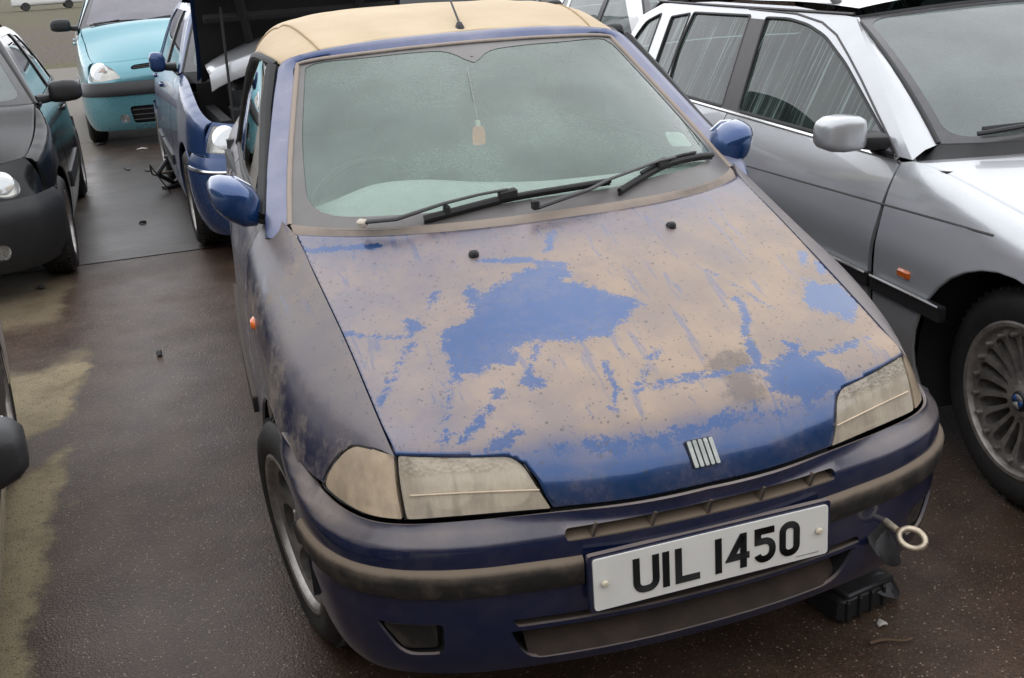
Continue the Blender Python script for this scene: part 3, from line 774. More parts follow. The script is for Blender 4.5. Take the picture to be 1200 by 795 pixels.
# badge: a row of five slanted bright bars on a dark ground
bn = MB(); NN = np.array((0, -.87, .49)); UPV = np.array((-.10, .42, .78)); UPV /= np.linalg.norm(UPV); AX = np.array((1., 0, 0)); c0 = np.array((-.026, .0405, .6485)) + NN*.001
AZ = np.cross(AX, UPV); AZ = AZ/np.linalg.norm(AZ); AZ = AZ if AZ[1] < 0 else -AZ
bk = MB(); bk.prism(rpoly([(-.002,-.028),(.0575,-.028),(.0575,.028),(-.002,.028)], .004), .002, (c0, AX, UPV, AZ)); badge = bk.build('badge', M['trim_clean'], bonnet)
for k in range(5): bn.prism(rpoly([(k*.0118, -.027), (k*.0118+.0085, -.027), (k*.0118+.0085, .027), (k*.0118, .027)], .003, 2), .004, (c0+AZ*.0025, AX, UPV, AZ))
bn.build('badge_bar', plain('dull_bright_metal', (.40,.42,.39), .32, .75, .2), badge)
for x, y in ((.388, .751), (.868, .751)):
    n = MB(); p = HOOD([(x, y)])[0]; n.blob([(p+(0,0,-.004), (.013,0,0), (0,.014,0)), (p+(0,-.002,.006), (.012,0,0), (0,.013,0)), (p+(0,-.004,.011), (.008,0,0), (0,.008,0))], 12, 0, 2.4)
    n.build('washer_jet', M['trim_clean'], car)

# wings
ARC = [( .72+.338*math.cos(a), .292+.338*math.sin(a)) for a in np.linspace(R(-18), R(128), 26)]
def fend_uv(y, z):
    q = np.array([(a, b) for a in np.linspace(0, FEND.U, 60) for b in np.linspace(FEND.V*.2, FEND.V, 80)]); P = FEND(q)
    k = ((P[:, 1]-y)**2+(P[:, 2]-z)**2).argmin(); x = q[k].copy()
    for _ in range(12):
        p = FEND(x)[0][1:]; J = np.stack([(FEND(x+d)[0][1:]-p)/.004 for d in ((.004, 0), (0, .004))], 1)
        x = np.clip(x+np.linalg.lstsq(J+1e-6*np.eye(2), np.array((y, z))-p, rcond=None)[0]*.7, 0, (FEND.U, FEND.V))
    return x
arc_uv = [fend_uv(y, z) for y, z in ARC]
fo = [(.002, .245), (.0, .1986), (.0083, .1139), (.004, .05), (.0, .0)]+[(FEND.U*k/10, 0) for k in range(1, 11)]+[(FEND.U, FEND.V)]+[fend_uv(1.05, .185)]+list(arc_uv)+[(.1092, .2695)]
for s in (1, -1):
    fn = (lambda q: FEND(q)) if s > 0 else (lambda q: FEND(q)*(-1, 1, 1))
    w = MB(); w.panel(fn, fo, (), .022, .010, 0, (0, .8, .4)); fe = w.build('wing', M['fender_paint'], car, 60)
    r = MB(); p = np.array((s*.757, .985, .752)); r.blob([(p+(0,0,0), (0,.030,0), (0,0,.019)), (p+(s*.012,0,0), (0,.027,0), (0,0,.017)), (p+(s*.020,0,0), (0,.016,0), (0,0,.010))], 16, 0, 2.2)
    r.build('side_repeater', M['orange'], fe)
    a = MB(); L = [fend_uv(y, z) for y, z in ARC]; P = fn(np.array(L)); a.tube(P-np.array((s*.006, 0, 0)), .007, 6); a.build('arch_lip', M['fender_paint'], fe)
    li = MB(); G = []
    for x in (.40, .72, .755): G.append([(s*x, .72+.345*math.cos(t), .292+.345*math.sin(t)) for t in np.linspace(R(5), R(176), 26)])
    li.grid(np.array(G)); li.build('wheel_arch_liner', M['liner'], car)

# head lamps and indicators
def smooth_poly(P): return rpoly(P, [.003]+[.03]*(len(P)-2)+[.003], 3)
M['ridge'] = plain('dusty_ridge', (.62,.50,.36), .7)
lamp_o = [(.0351,.0),(.12,.0),(.22,.0),(.306,.0),(.349,.118),(.28,.1189),(.20,.1155),(.1194,.1105),(.092,.0911),(.072,.0582),(.05,.0234)]
ind_o = [(.3165,.0),(.40,.0),(.47,.0),(.53,.0),(.5445,.004),(.5385,.02),(.529,.048),(.519,.072),(.507,.094),(.495,.108),(.478,.1165),(.455,.1189),(.42,.1189),(.3597,.118)]
for s in (1, -1):
    fn = (lambda q: LAMP(q)) if s > 0 else (lambda q: LAMP(q)*(-1, 1, 1))
    h = MB(); h.panel(fn, rpoly(lamp_o, [.004,.0,.0,.006,.006,0,0,.02,.02,.02,.01]), (), .014, .03, 0, (0, .9, .3), -.003); hl = h.build('headlight', M['lamp_dusty'], car, 60)
    c = MB()
    for (u, v, r) in ((.12, .055, .042), (.235, .058, .046)):
        p = fn([(u, v)])[0]; nrm = np.array((s*.30, -.86, .42)); nrm /= np.linalg.norm(nrm); a = np.cross(nrm, (0, 0, 1)); a /= np.linalg.norm(a); b = np.cross(a, nrm)
        c.blob([(p-nrm*.085, a*.010, b*.010), (p-nrm*.075, a*r*.6, b*r*.6), (p-nrm*.045, a*r, b*r*.95), (p-nrm*.02, a*r*1.06, b*r)], 20, 0, 2.3)
    c.build('lamp_reflector', M['reflector'], hl)
    c = MB(); back = lambda q: fn(q)+np.array((-s*.02, .095, -.02)); c.panel(back, lamp_o, (), .03, 0); c.panel(back, ind_o, (), .03, 0); c.build('lamp_housing', M['reflector'], hl)
    m = MB(); m.tube(fn(np.array([(u, .040+.004*math.sin(u*9)) for u in np.linspace(.06, .305, 16)]))+np.array((0, -.0005, 0)), .0016, 6); m.build('lens_ridge', M['ridge'], hl)
    i = MB(); i.panel(fn, smooth_poly(ind_o), (), .014, .03, 0, (0, .9, .3), -.003); i.build('indicator', M['lamp_ribbed'], car, 60)
    t = MB(); t.tube(fn(np.array(lamp_o+lamp_o[:1]))+np.array((0, .010, -.003)), .0038, 6); t.tube(fn(np.array(ind_o+ind_o[:1]))+np.array((0, .010, -.003)), .0038, 6); t.build('lamp_seal', M['rubber'], car)

# front bumper: openings for the upper grille, two lower slots and the fog lamp pockets
SE = B_LEN[-1]
up_o = rpoly([(-.298,.532),(.298,.532),(.300,.556),(-.300,.556)], .012, 4)
slot1 = rpoly([(-.400,.352),(.385,.352),(.375,.370),(-.412,.370)], .006, 2)
slot2 = rpoly([(-.385,.262),(.33,.262),(.375,.342),(-.415,.342)], [.04,.05,.004,.004], 5)
def zt(s): return np.interp(abs(s)/SE, J_T, J_LINE[:, 2])
top = [(s, zt(s)) for s in np.linspace(-SE, SE, 75)]
bot = [(s, np.interp(abs(s), [0, .6, .8, SE], [.236, .238, .225, .21])) for s in np.linspace(SE, -SE, 41)]
def arch_end(z):                                                    # where the bumper stops at the wheel arch
    y = .72-math.sqrt(max(0, .338**2-(z-.292)**2)); k = np.interp(y, B_PLAN[:, 1], B_LEN); return k
ends = [(arch_end(z), z) for z in np.linspace(.60, .23, 12)]
bo = top[1:-1]+[(a, b) for a, b in ends]+[q for q in bot if abs(q[0]) < arch_end(.23)-.02]+[(-a, b) for a, b in ends[::-1]]
bo = [q for q in bo]
fogs = [rpoly([(s*.5445,.372),(s*.5485,.298),(s*.635,.292),(s*.685,.372)], [.012,.02,.03,.006], 4) for s in (-1, 1)]
b = MB(); b.panel(BUMP, np.array(bo), [up_o, slot1, slot2]+fogs, .016, .007, 0, (0, .9, .4)); bumper = b.build('front_bumper', M['bumper_paint'], car, 50)
def recess(o, depth, n=60):
    """inner walls and back of an opening"""
    O = resample(o, .02); P = BUMP(O); Q = P+np.array((0, depth, 0)); m = MB(); m.grid(np.stack([np.concatenate([P, P[:1]]), np.concatenate([Q, Q[:1]])]))
    back = lambda q: BUMP(q)+np.array((0, depth, 0)); m.panel(back, o, (), .03, 0); return m
recess(up_o, .06).build('grille_recess', M['trim_dim'], bumper)
for k in range(5):                                                   # uprights in the upper grille
    x = -.24+.12*k; m = MB(); y = float(BUMP([(x, .545)])[0, 1]); m.box((x, y+.026, .545), (.006, .05, .030), (0, .35, 0)); m.build('grille_upright', M['trim'], bumper)
m = MB(); P = BUMP(np.array([(s, .5325) for s in np.linspace(-.296, .296, 21)])); m.ring([P+(0, .004, 0), P+(0, .03, .004), P+(0, .055, .008)]); m.build('grille_shelf', M['trim'], bumper)
recess(slot1, .05).build('lower_slot', M['trim_dim'], bumper); recess(slot2, .07).build('lower_slot', M['liner'], bumper)
m = MB(); P = BUMP(np.array([(s, .268) for s in np.linspace(-.38, .34, 21)])); m.ring([P+(0, .004, -.004), P+(0, .03, .030), P+(0, .062, .045)]); m.build('slot_shelf', plain('muddy_shelf', (.024, .014, .008), .8, dust=.12, dcol=(.06, .034, .018), var=.5, scale=16), bumper)
for o, s in zip(fogs, (-1, 1)):
    recess(o, .03).build('fog_lamp_pocket', M['trim_clean'], bumper)
    m = MB(); fb = lambda q: BUMP(q)+np.array((0, .012, 0)); m.panel(fb, rpoly([(s*.556,.362),(s*.558,.308),(s*.628,.303),(s*.668,.362)], .01, 3), (), .02, .01, 0, (0, .9, .4)); m.build('fog_lamp_blank', M['trim'], bumper)
# rubbing strips, standing proud
def strip(s0, s1, z0, z1, proud, name, m, par, n=36):
    P = []
    for (z, o) in ((z0-.004, -.004), (z0, proud*.7), (z0+.012, proud), ((z0+z1)/2, proud), (z1-.012, proud), (z1-.003, proud*.6), (z1+.004, -.004)):
        q = np.array([(s, z) for s in np.linspace(s0, s1, n)]); B = BUMP(q); e = BUMP(q+(.004, 0))-BUMP(q-(.004, 0)); nn = np.stack([e[:, 1], -e[:, 0], 0*e[:, 0]], 1); nn /= np.linalg.norm(nn, axis=1)[:, None]
        P.append(B+nn*o)
    mb = MB(); mb.grid(np.array(P))
    for k in (0, n-1):
        ring = [r[k] for r in P]; mb.add(np.array(ring), [tuple(range(len(ring)))])
    return mb.build(name, m, par, 45)
strip(.268, .945, .438, .497, .014, 'rubbing_strip', M['trim'], bumper)
strip(-.268, -.945, .438, .497, .014, 'rubbing_strip', M['trim'], bumper)
# towing eye and its hanging cover
m = MB(); m.tube([(.452,.090,.384),(.456,.060,.378),(.463,.022,.371)], [.009,.009,.008], 10)
cc = np.array((.481, -.004, .361)); ax1 = np.array((.62, -.75, -.22)); ax1 /= np.linalg.norm(ax1); ax2 = np.cross(ax1, (.35, .1, .93)); ax2 = np.cross(ax2, ax1); ax2 /= np.linalg.norm(ax2)
ax2 = np.array((.45, .35, .50)) - ax1*np.dot((.45, .35, .50), ax1); ax2 /= np.linalg.norm(ax2)
m.tube([cc+ax1*.027*math.cos(t)+ax2*.021*math.sin(t) for t in np.linspace(0, 2*PI, 29)], .0072, 10, 0, False); m.build('towing_eye', M['dull_metal'], bumper)
m = MB(); m.blob([((.425,.052,.372), (.022,0,.004), (.0,.004,.016)), ((.432,.040,.352), (.026,0,.006), (0,.008,.016)), ((.442,.030,.330), (.028,.004,.004), (0,.010,.012)), ((.452,.024,.308), (.024,.004,.003), (0,.010,.010)), ((.462,.022,.292), (.014,0,0), (0,.007,.006))], 14, 0, 2.6)
m.build('towing_eye_cover', M['trim_clean'], bumper)
# number plate
py = BUMP([(0, .445)])[0, 1]-.020; PF = (np.array((-.26, py, .3885)), (1, 0, 0), (0, .03, .9995), (0, -1, .03))
m = MB(); m.prism(rpoly([(0,0),(.52,0),(.52,.111),(0,.111)], .008, 4), .004, (PF[0]+(0,.004,0), *PF[1:])); plate = m.build('number_plate', M['plate'], bumper)
m = MB(); letters(m, (PF[0]+np.array((0,-.0004,0)), *PF[1:])); m.build('plate_lettering', M['ink'], plate, 0)
for x in (.022, .497):
    m = MB(); m.lathe([(.0005,.007),(.005,.0065),(.0075,.004),(.0075,.0)], 14, 0, (0,0,0), 'y'); b_ = m.build('plate_screw', plain('plate_screw_cap', (.62,.55,.42), .35, var=.1) if x < .1 else bpy.data.materials['plate_screw_cap'], plate); b_.location = PF[0]+np.array((x, -.0005, .0585)); b_.rotation_euler = (0, 0, PI)
m = MB(); xs = .445
for k in range(15):
    w = .0018+.0012*((k*7) % 3)/2; m.prism([(xs, .008), (xs+w, .008), (xs+w, .0105), (xs, .0105)], .0006, (PF[0], *PF[1:])); xs += w+.0012
m.build('plate_small_print', plain('grey_print', (.25,.25,.24), .5), plate, 0)
m = MB(); m.prism(rpoly([(-.008,-.006),(.528,-.006),(.528,.118),(-.008,.118)], .008), .012, (PF[0]+np.array((0,.0165,0)), *PF[1:])); m.build('plate_mount', M['bumper_paint'], bumper)

# windscreen, its dusty border, seal, frame and header
def lifted(fn, h, e=.006):
    def f(q):
        q = np.asarray(q, float).reshape(-1, 2); P = fn(q); n = np.cross(fn(q+(e, 0))-fn(q-(e, 0)), fn(q+(0, e))-fn(q-(0, e))); n /= np.linalg.norm(n, axis=1)[:, None]+1e-12
        return P+n*np.sign(n[:, 2:3])*h
    return f
SU, SV = SCREEN.U, SCREEN.V
full = [(SU*k/30, 0) for k in range(31)]+[(SU, SV*k/12) for k in range(1, 12)]+[(SU*(1-k/30), SV) for k in range(31)]+[(0, SV*(1-k/12)) for k in range(1, 12)]
m = MB(); m.panel(SCREEN, full, (), .03, .005, 0, (0, 1.9, .6)); ws = m.build('windscreen', M['screen'], car, 60)
clear = [(.031,.790),(.034,.62),(.0376,.4168),(.048,.25),(.060,.1283),(.075,.095),(.0953,.0736),(.1377,.0551),(.2869,.0505),(.4325,.0503),(.5958,.0580),(.786,.0600),(.926,.075),(1.06,.078),(1.15,.085),(1.20,.11),(1.215,.15),(1.225,.30),(1.229,.45),(1.232,.60),(1.236,.76),(1.225,.795),(1.19,.803),(1.0,.790),(.82,.782),(.70,.765),(.655,.735),(.625,.702),(.605,.702),(.575,.745),(.53,.785),(.45,.795),(.2456,.800),(.06,.806)]
m = MB(); m.panel(lifted(SCREEN, .0016), full, [smooth_closed(clear, 110)], .02, 0, 0, (0, 1.9, .6)); m.build('screen_border', M['frit'], ws, 60)
sb = [(0, SV*(1-k/12)) for k in range(0, 13)]
m = MB()
rim = SCREEN(np.array([(0, SV*(1-k/24)) for k in range(24, -1, -1)][::1]+[(SU*k/50, SV) for k in range(1, 51)]+[(SU, SV*(1-k/24)) for k in range(1, 25)])); m.tube(rim, .0095, 8)
m.build('screen_seal', M['gasket'], ws, 60)
r0 = SCREEN(np.array([(SU*k/40, 0.004) for k in range(41)]))+(0, 0, .004); r2 = HOOD(np.array([(1.2566*k/40, .8656) for k in range(41)]))+(0, .006, -.010)
m = MB(); m.grid(np.stack([r0, (r0+r2)/2+(0, 0, .004), r2, r2+(0, -.06, -.06)])); m.build('scuttle_strip', M['gasket'], car, 60)
half_in = [(.652,1.03,.945),(.645,1.060,.975),(.614,1.215,1.071),(.562,1.417,1.206),(.530,1.530,1.285),(.512,1.598,1.330),(.45,1.583,1.345),(.30,1.543,1.355),(0,1.524,1.362)]
half_out = [(.704,1.08,.945),(.698,1.10,.985),(.664,1.26,1.08),(.611,1.46,1.215),(.578,1.565,1.29),(.548,1.632,1.338),(.47,1.610,1.362),(.30,1.572,1.383),(0,1.562,1.390)]
def both(h): return np.array([(-x, y, z) for x, y, z in h][:-1]+[h[-1]]+[(x, y, z) for x, y, z in h[:-1]][::-1])
I_, O2 = cr(both(half_in), 90), cr(both(half_out), 90); mid = (I_+O2)/2; out = np.stack([np.sign(mid[:, 0])*np.minimum(1, abs(mid[:, 0])*1.6), 0*mid[:, 0]-.35, np.full(len(mid), .5)], 1)
m = MB(); m.grid(np.stack([I_+(0, .012, -.012), I_, I_*.6+O2*.4+out*.009, I_*.25+O2*.75+out*.011, O2, O2+(0, .02, -.03)])); m.build('screen_frame', M['frame_paint'], car, 60)

# wipers
m = MB(); m.tube([(-.48,.866,1.004),(-.406,.828,1.010),(-.284,.825,1.034),(-.197,.826,1.044),(-.119,.827,1.048)], [.009,.009,.007,.006,.006], 8, 0, True, (1.2, .6)); wip = m.build('wiper', M['trim_clean'], car)
m = MB(); BL = cr([(-.337,.83,1.000),(-.279,.827,1.008),(-.113,.832,1.026),(.032,.835,1.031),(.165,.841,1.033)], 20); m.tube(BL, [.011]*8+[.008]*12, 8, 0, True, (1., .9)); m.tube(BL+(0, .004, -.009), .004, 6); m.box((-.119,.827,1.036), (.05,.022,.024), (0, -.1, 0), 0, .005); m.box((-.279,.827,1.016), (.016,.024,.026), None, 0, .004); m.build('wiper_blade', M['rubber'], wip)
m = MB(); m.box((-.484,.866,1.002), (.020,.026,.018), (0, -.3, .6), 0, .004); m.build('wiper_pivot', plain('worn_wiper_cap', (.50,.45,.36), .6), wip)
m = MB(); m.tube([(-.063,.770,1.006),(.0,.780,1.016),(.09,.795,1.028),(.156,.82,1.042),(.321,.879,1.060),(.381,.901,1.060)], [.010,.010,.007,.006,.006,.006], 8, 0, True, (1.2, .6)); m.box((-.068,.768,1.014), (.02,.018,.026), None, 0, .004); wip = m.build('wiper', M['trim_clean'], car)
m = MB(); BL = cr([(.177,.81,1.010),(.253,.848,1.028),(.353,.901,1.044),(.457,.954,1.043),(.553,1.011,1.030)], 20); m.tube(BL, .008, 8); m.tube(BL+(0, .004, -.010), .004, 6); m.tube(BL[4:16]+(0, 0, .012), .004, 6); m.box(tuple(BL[8]+(0, 0, .008)), (.05,.022,.022), (0, -.1, .5), 0, .005); m.build('wiper_blade', M['rubber'], wip)

# soft top
TOP = Surf([
 [(0,1.562,1.390),(.25,1.568,1.384),(.40,1.588,1.372),(.48,1.612,1.358),(.525,1.632,1.345),(.550,1.648,1.332)],
 [(0,1.72,1.424),(.25,1.725,1.420),(.41,1.735,1.406),(.50,1.748,1.387),(.55,1.757,1.364),(.575,1.768,1.350)],
 [(0,2.0,1.454),(.24,2.0,1.452),(.40,2.0,1.440),(.49,2.01,1.424),(.55,2.01,1.392),(.592,2.02,1.340)],
 [(0,2.35,1.450),(.24,2.35,1.447),(.40,2.35,1.432),(.50,2.34,1.402),(.56,2.33,1.330),(.612,2.32,1.200)],
 [(0,2.75,1.410),(.24,2.74,1.405),(.42,2.72,1.370),(.53,2.68,1.300),(.595,2.60,1.170),(.640,2.48,1.040)],
 [(0,3.05,1.200),(.24,3.04,1.195),(.42,3.00,1.180),(.54,2.92,1.140),(.60,2.80,1.070),(.645,2.62,.985)],
 [(0,3.22,1.000),(.24,3.21,1.000),(.42,3.17,.990),(.55,3.08,.985),(.59,2.95,.980),(.636,2.78,.972)]], 97, 97, True)
m = MB(); TG = TOP.G.copy(); ax_ = np.linspace(0, 1, TG.shape[1]); ay_ = np.linspace(0, 1, TG.shape[0])
TG[:, :, 2] += (.0022*np.sin(ax_*41+3*np.sin(ay_*7))[None]*np.exp(-((ay_-.25)/.3)**2)[:, None] - .006*np.exp(-((ay_-.30)/.02)**2)[:, None] - .005*np.exp(-((ay_-.52)/.02)**2)[:, None])
m.grid(TG); st = m.build('soft_top', M['fabric'], car, 80); q = st.modifiers.new('cloth', 'SOLIDIFY'); q.thickness = .008; q.offset = -1
for s in (-1, 1):                                                    # stitched seams and the black window edging
    k = int(round((.5+s*.385)*(TG.shape[1]-1))); m = MB(); m.tube(TG[:60, k]+(0, 0, .001), .0035, 6); m.build('roof_seam', plain('seam_cloth', (.36,.26,.15), .9) if s < 0 else bpy.data.materials['seam_cloth'], st)
    e = TG[:, 0 if s < 0 else -1]; m = MB(); m.tube(e[2:84]+np.array((s*.002, 0, -.010)), .014, 8); m.build('window_edging', M['rubber'], st)
# the plastic rear window in the cloth
m = MB(); m.panel(lambda q: lifted(TOP, .003)(q), rpoly([(TOP.U*.30, TOP.V*.80),(TOP.U*.70, TOP.V*.80),(TOP.U*.68, TOP.V*.95),(TOP.U*.32, TOP.V*.95)], .05), (), .05, 0); m.build('rear_window', M['side_glass'], st)
# aerial
m = MB(); m.blob([((.003,1.600,1.386), (.015,0,0), (0,.026,0)), ((.003,1.603,1.402), (.013,0,0), (0,.020,0)), ((.005,1.612,1.416), (.007,0,0), (0,.008,0))], 14, 0, 2.3); ab = m.build('aerial', M['rubber'], car)
m = MB(); m.tube([(.005,1.61,1.412),(.04,1.86,1.50),(.08,2.12,1.585)], [.004,.003,.002], 6); m.build('aerial_whip', M['rubber'], ab)

# doors, side glass, sills, tail
for s in (1, -1):
    fn = PS.side(s)
    m = MB(); m.panel(fn, [(1.146,.20),(1.146,.60),(1.146,.985),(1.5,.99),(2.0,.99),(2.34,.985),(2.36,.75),(2.30,.40),(2.16,.20)], (), .05, .014, 0, (0,1.9,.5)); dr = m.build('door', M['fender_paint'], car, 50)
    m = MB(); m.panel(lambda q: fn(q)+np.array((s*.012,0,0)), rpoly([(1.15,.44),(2.33,.44),(2.33,.49),(1.15,.49)], .008), (), .06, .02, 0, (0,1.9,.45)); m.build('side_strip', M['trim_dim'], dr)
    m = MB(); hc_ = fn([(2.2,.87)])[0]; m.blob([(hc_+(0,-.07,0), (s*.004,0,0), (0,0,.012)), (hc_+(s*.014,-.05,0), (s*.008,0,0), (0,0,.014)), (hc_+(s*.014,.05,0), (s*.008,0,0), (0,0,.014)), (hc_+(0,.07,0), (s*.004,0,0), (0,0,.012))], 12); m.build('door_handle', M['trim_clean'], dr)
    gl = Surf([[(s*.690,1.14,.985),(s*.684,1.9,.988),(s*.648,2.50,.99)], [(s*.652,1.36,1.13),(s*.646,1.9,1.135),(s*.628,2.40,1.12)], [(s*.594,1.63,1.325),(s*.590,1.80,1.345),(s*.586,2.02,1.335)]], 30, 24)
    m = MB(); m.grid(gl.G); m.build('door_window', M['side_glass'], dr)
    m = MB(); m.tube([(s*.704,1.13,.982),(s*.686,1.9,.986),(s*.652,2.50,.985)], .010, 8); m.build('window_seal', M['rubber'], dr)
    m = MB(); m.tube([(s*.697,1.13,.985),(s*.662,1.30,1.085),(s*.622,1.49,1.215),(s*.576,1.64,1.325)], .020, 8); m.build('window_channel', M['rubber'], dr)
    a2 = [(2.95+.34*math.cos(a), .292+.34*math.sin(a)) for a in np.linspace(R(198), R(-18), 26)]
    m = MB(); m.panel(fn, [(2.366,.985),(2.366,.75),(2.306,.40),(2.17,.20)]+[(2.60,.19)]+a2[0:]+[(3.45,.30),(3.60,.62),(3.62,.80),(3.60,.985)], (), .045, .014, 0, (0,1.9,.5)); m.build('rear_wing', M['fender_paint'], car, 50)
    m = MB(); m.panel(lambda q: fn(q)+np.array((s*-.004,0,0)), [(1.06,.12),(2.60,.12),(2.60,.186),(1.06,.186)], (), .06, .014, 0, (0,1.9,.5)); m.build('sill', M['trim'], car)
    li = MB(); li.grid(np.array([[(s*x, 2.95+.345*math.cos(t), .292+.345*math.sin(t)) for t in np.linspace(R(-25), R(205), 24)] for x in (.40, .66, .70)])); li.build('wheel_arch_liner', M['liner'], car)
    # mirror
    X = (lambda x: s*(x-(.074 if s > 0 else 0))); dz = -.012 if s > 0 else 0
    m = MB(); m.blob([((X(.700),1.165,1.012+dz), (0,.020,.004), (0,-.006,.030)), ((X(.716),1.155,1.020+dz), (0,.050,.006), (0,-.010,.052)), ((X(.750),1.145,1.036+dz), (0,.066,.010), (0,-.014,.062)), ((X(.790),1.150,1.052+dz), (0,.066,.012), (0,-.012,.052)), ((X(.812),1.160,1.062+dz), (0,.056,.010), (0,-.008,.038)), ((X(.826),1.172,1.066+dz), (0,.030,.006), (0,-.004,.020))], 28, 0, 3.0)
    mi = m.build('door_mirror', M['mirror_paint'], car, 60)
    m = MB(); m.blob([((X(.725),1.205,1.030), (0,.004,0), (0,0,.036)), ((X(.765),1.214,1.044), (0,.006,0), (0,0,.046)), ((X(.806),1.214,1.058), (0,.004,0), (0,0,.030))], 16); m.build('mirror_glass', M['chrome'], mi)
    m = MB(); m.blob([((s*.680,1.17,.985), (0,.060,0), (s*.02,0,.010)), ((s*.705,1.165,1.000), (0,.040,0), (s*.01,0,.022)), ((s*.722,1.16,1.004), (0,.026,0), (s*.004,0,.020))], 14, 0, 2.5); m.prism([(1.13,.94),(1.13,1.00),(1.34,.992),(1.36,.975)], s*.010, ((s*.728,0,0), (0,1,0), (s*-.10,0,.995), (1,0,0))); m.build('mirror_foot', M['trim_clean'], mi)
TAIL = Surf([[(0,3.26,1.0),(.4,3.22,.995),(.58,3.05,.985),(.630,2.78,.98)], [(0,3.52,.985),(.4,3.49,.98),(.55,3.42,.97),(.585,3.30,.975)], [(0,3.64,.93),(.4,3.61,.925),(.54,3.55,.92),(.575,3.50,.93)], [(0,3.68,.62),(.4,3.66,.62),(.56,3.60,.62),(.62,3.56,.62)]], 49, 40, True)
m = MB(); m.grid(TAIL.G, 0, False, (0,2.5,.5)); m.build('boot_lid', M['fender_paint'], car, 60)
m = MB(); m.grid(loft([[(-.685,3.35,z),(-.64,3.60+o,z),(-.4,3.72+o,z),(0,3.75+o,z),(.4,3.72+o,z),(.64,3.60+o,z),(.685,3.35,z)] for z, o in ((.22,-.06),(.35,0),(.55,.01),(.62,-.03))], 50, 16)); m.build('rear_bumper', M['bumper_paint'], car, 60)
for s in (-1, 1):
    m = MB(); m.panel(lambda q: PS.side(s)(q)+np.array((s*.004,.0,0)), rpoly([(3.48,.64),(3.62,.64),(3.62,.92),(3.50,.92)], .02), (), .03, .02); m.build('tail_light', M['redlens'], car)
m = MB(); m.box((0,1.95,.28), (1.36,2.3,.16)); m.box((0,.60,.42), (.84,.95,.30)); m.box((0,3.15,.45), (.9,.7,.4)); m.build('underbody', M['liner'], car)

# cabin
m = MB(); m.box((0,2.0,.37), (1.36,2.2,.03)); m.box((0,2.9,.65), (1.36,.04,.6)); m.box((0,1.15,.60), (1.36,.03,.45))
for s in (-1, 1): m.box((s*.69,1.9,.66), (.02,1.7,.55))
m.build('cabin_trim', M['interior'], car)
DASH = Surf([[(-.63,.98,.955),(-.40,.90,.962),(0,.86,.962),(.40,.90,.962),(.63,.98,.955)], [(-.64,1.16,.955),(-.40,1.10,1.000),(-.16,1.10,.985),(.05,1.12,.962),(.40,1.13,.955),(.64,1.16,.95)],
 [(-.64,1.26,.945),(-.50,1.24,.985),(-.38,1.24,1.015),(-.24,1.24,1.012),(-.08,1.25,.985),(.12,1.26,.962),(.45,1.27,.95),(.64,1.27,.94)], [(-.64,1.30,.90),(-.38,1.29,.95),(0,1.31,.92),(.40,1.31,.90),(.64,1.30,.89)], [(-.62,1.28,.62),(0,1.28,.60),(.62,1.28,.62)]], 60, 40)
m = MB(); m.grid(DASH.G, 0, False, (0,1.1,.5)); m.build('dashboard', M['dash'], car, 60)
m = MB(); t = np.linspace(0, 2*PI, 37); m.tube([(-.36+.18*math.cos(a), 1.42-.06*math.sin(a), .90+.17*math.sin(a)) for a in t], .014, 8, 0, False)
for a in (.2, PI-.2, 1.5*PI): m.tube([(-.36,1.43,.90), (-.36+.17*math.cos(a), 1.42-.055*math.sin(a), .90+.16*math.sin(a))], .012, 6)
m.tube([(-.36,1.28,.86),(-.36,1.43,.90)], .03, 10); m.build('steering_wheel', M['trim_clean'], car)
def seat(root, x, y, z, mat, head=True):
    m = MB(); m.blob([((x,y-.05,z+.06), (.22,0,0), (0,0,.05)), ((x,y,z+.07), (.25,0,0), (0,0,.075)), ((x,y+.40,z+.05), (.25,0,0), (0,0,.08)), ((x,y+.52,z+.04), (.2,0,0), (0,0,.06))], 18)
    m.blob([((x,y+.48,z+.06), (.22,0,0), (0,.06,0)), ((x,y+.54,z+.28), (.25,0,0), (0,.075,0)), ((x,y+.62,z+.50), (.24,0,0), (0,.06,0)), ((x,y+.66,z+.60), (.19,0,0), (0,.04,0))], 18)
    o = m.build('seat', mat, root, 60)
    if head:
        h = MB(); h.blob([((x,y+.665,z+.61), (.09,0,0), (0,.035,0)), ((x,y+.68,z+.70), (.125,0,0), (0,.05,0)), ((x,y+.695,z+.78), (.10,0,0), (0,.035,0))], 16); h.build('headrest', mat, o, 60)
for x in (-.36, .36): seat(car, x, 1.62, .42, M['seatcloth'])
m = MB(); m.blob([((0,2.62,.60), (.55,0,0), (0,.08,0)), ((0,2.74,.95), (.56,0,0), (0,.07,0)), ((0,2.78,1.05), (.50,0,0), (0,.05,0))], 18); m.build('rear_seat', M['seatcloth'], car, 60)
m = MB(); p = SCREEN([(.617, .725)])[0]; m.tube([p+(0,.004,-.004), p+(0,.05,-.02)], .012, 8); m.blob([(p+(-.10,.055,-.045), (0,.010,0), (0,0,.018)), (p+(-.09,.06,-.045), (0,.018,0), (0,0,.030)), (p+(.09,.06,-.045), (0,.018,0), (0,0,.030)), (p+(.10,.055,-.045), (0,.010,0), (0,0,.018))], 14); m.build('rear_view_mirror', M['trim_clean'], car)
m = MB(); m.panel(lifted(SCREEN, -.007), rpoly([(1.045,.185),(1.155,.165),(1.165,.235),(1.07,.255)], .02), (), .03, .001); m.build('windscreen_sticker', plain('pale_paper', (.42,.49,.44), .8), car)
add_wheels(car, [(-.686,.722),(.686,.722),(-.622,2.95),(.622,2.95)], .292, .196, .150, 'ovals', camber=.06, steer=.16)

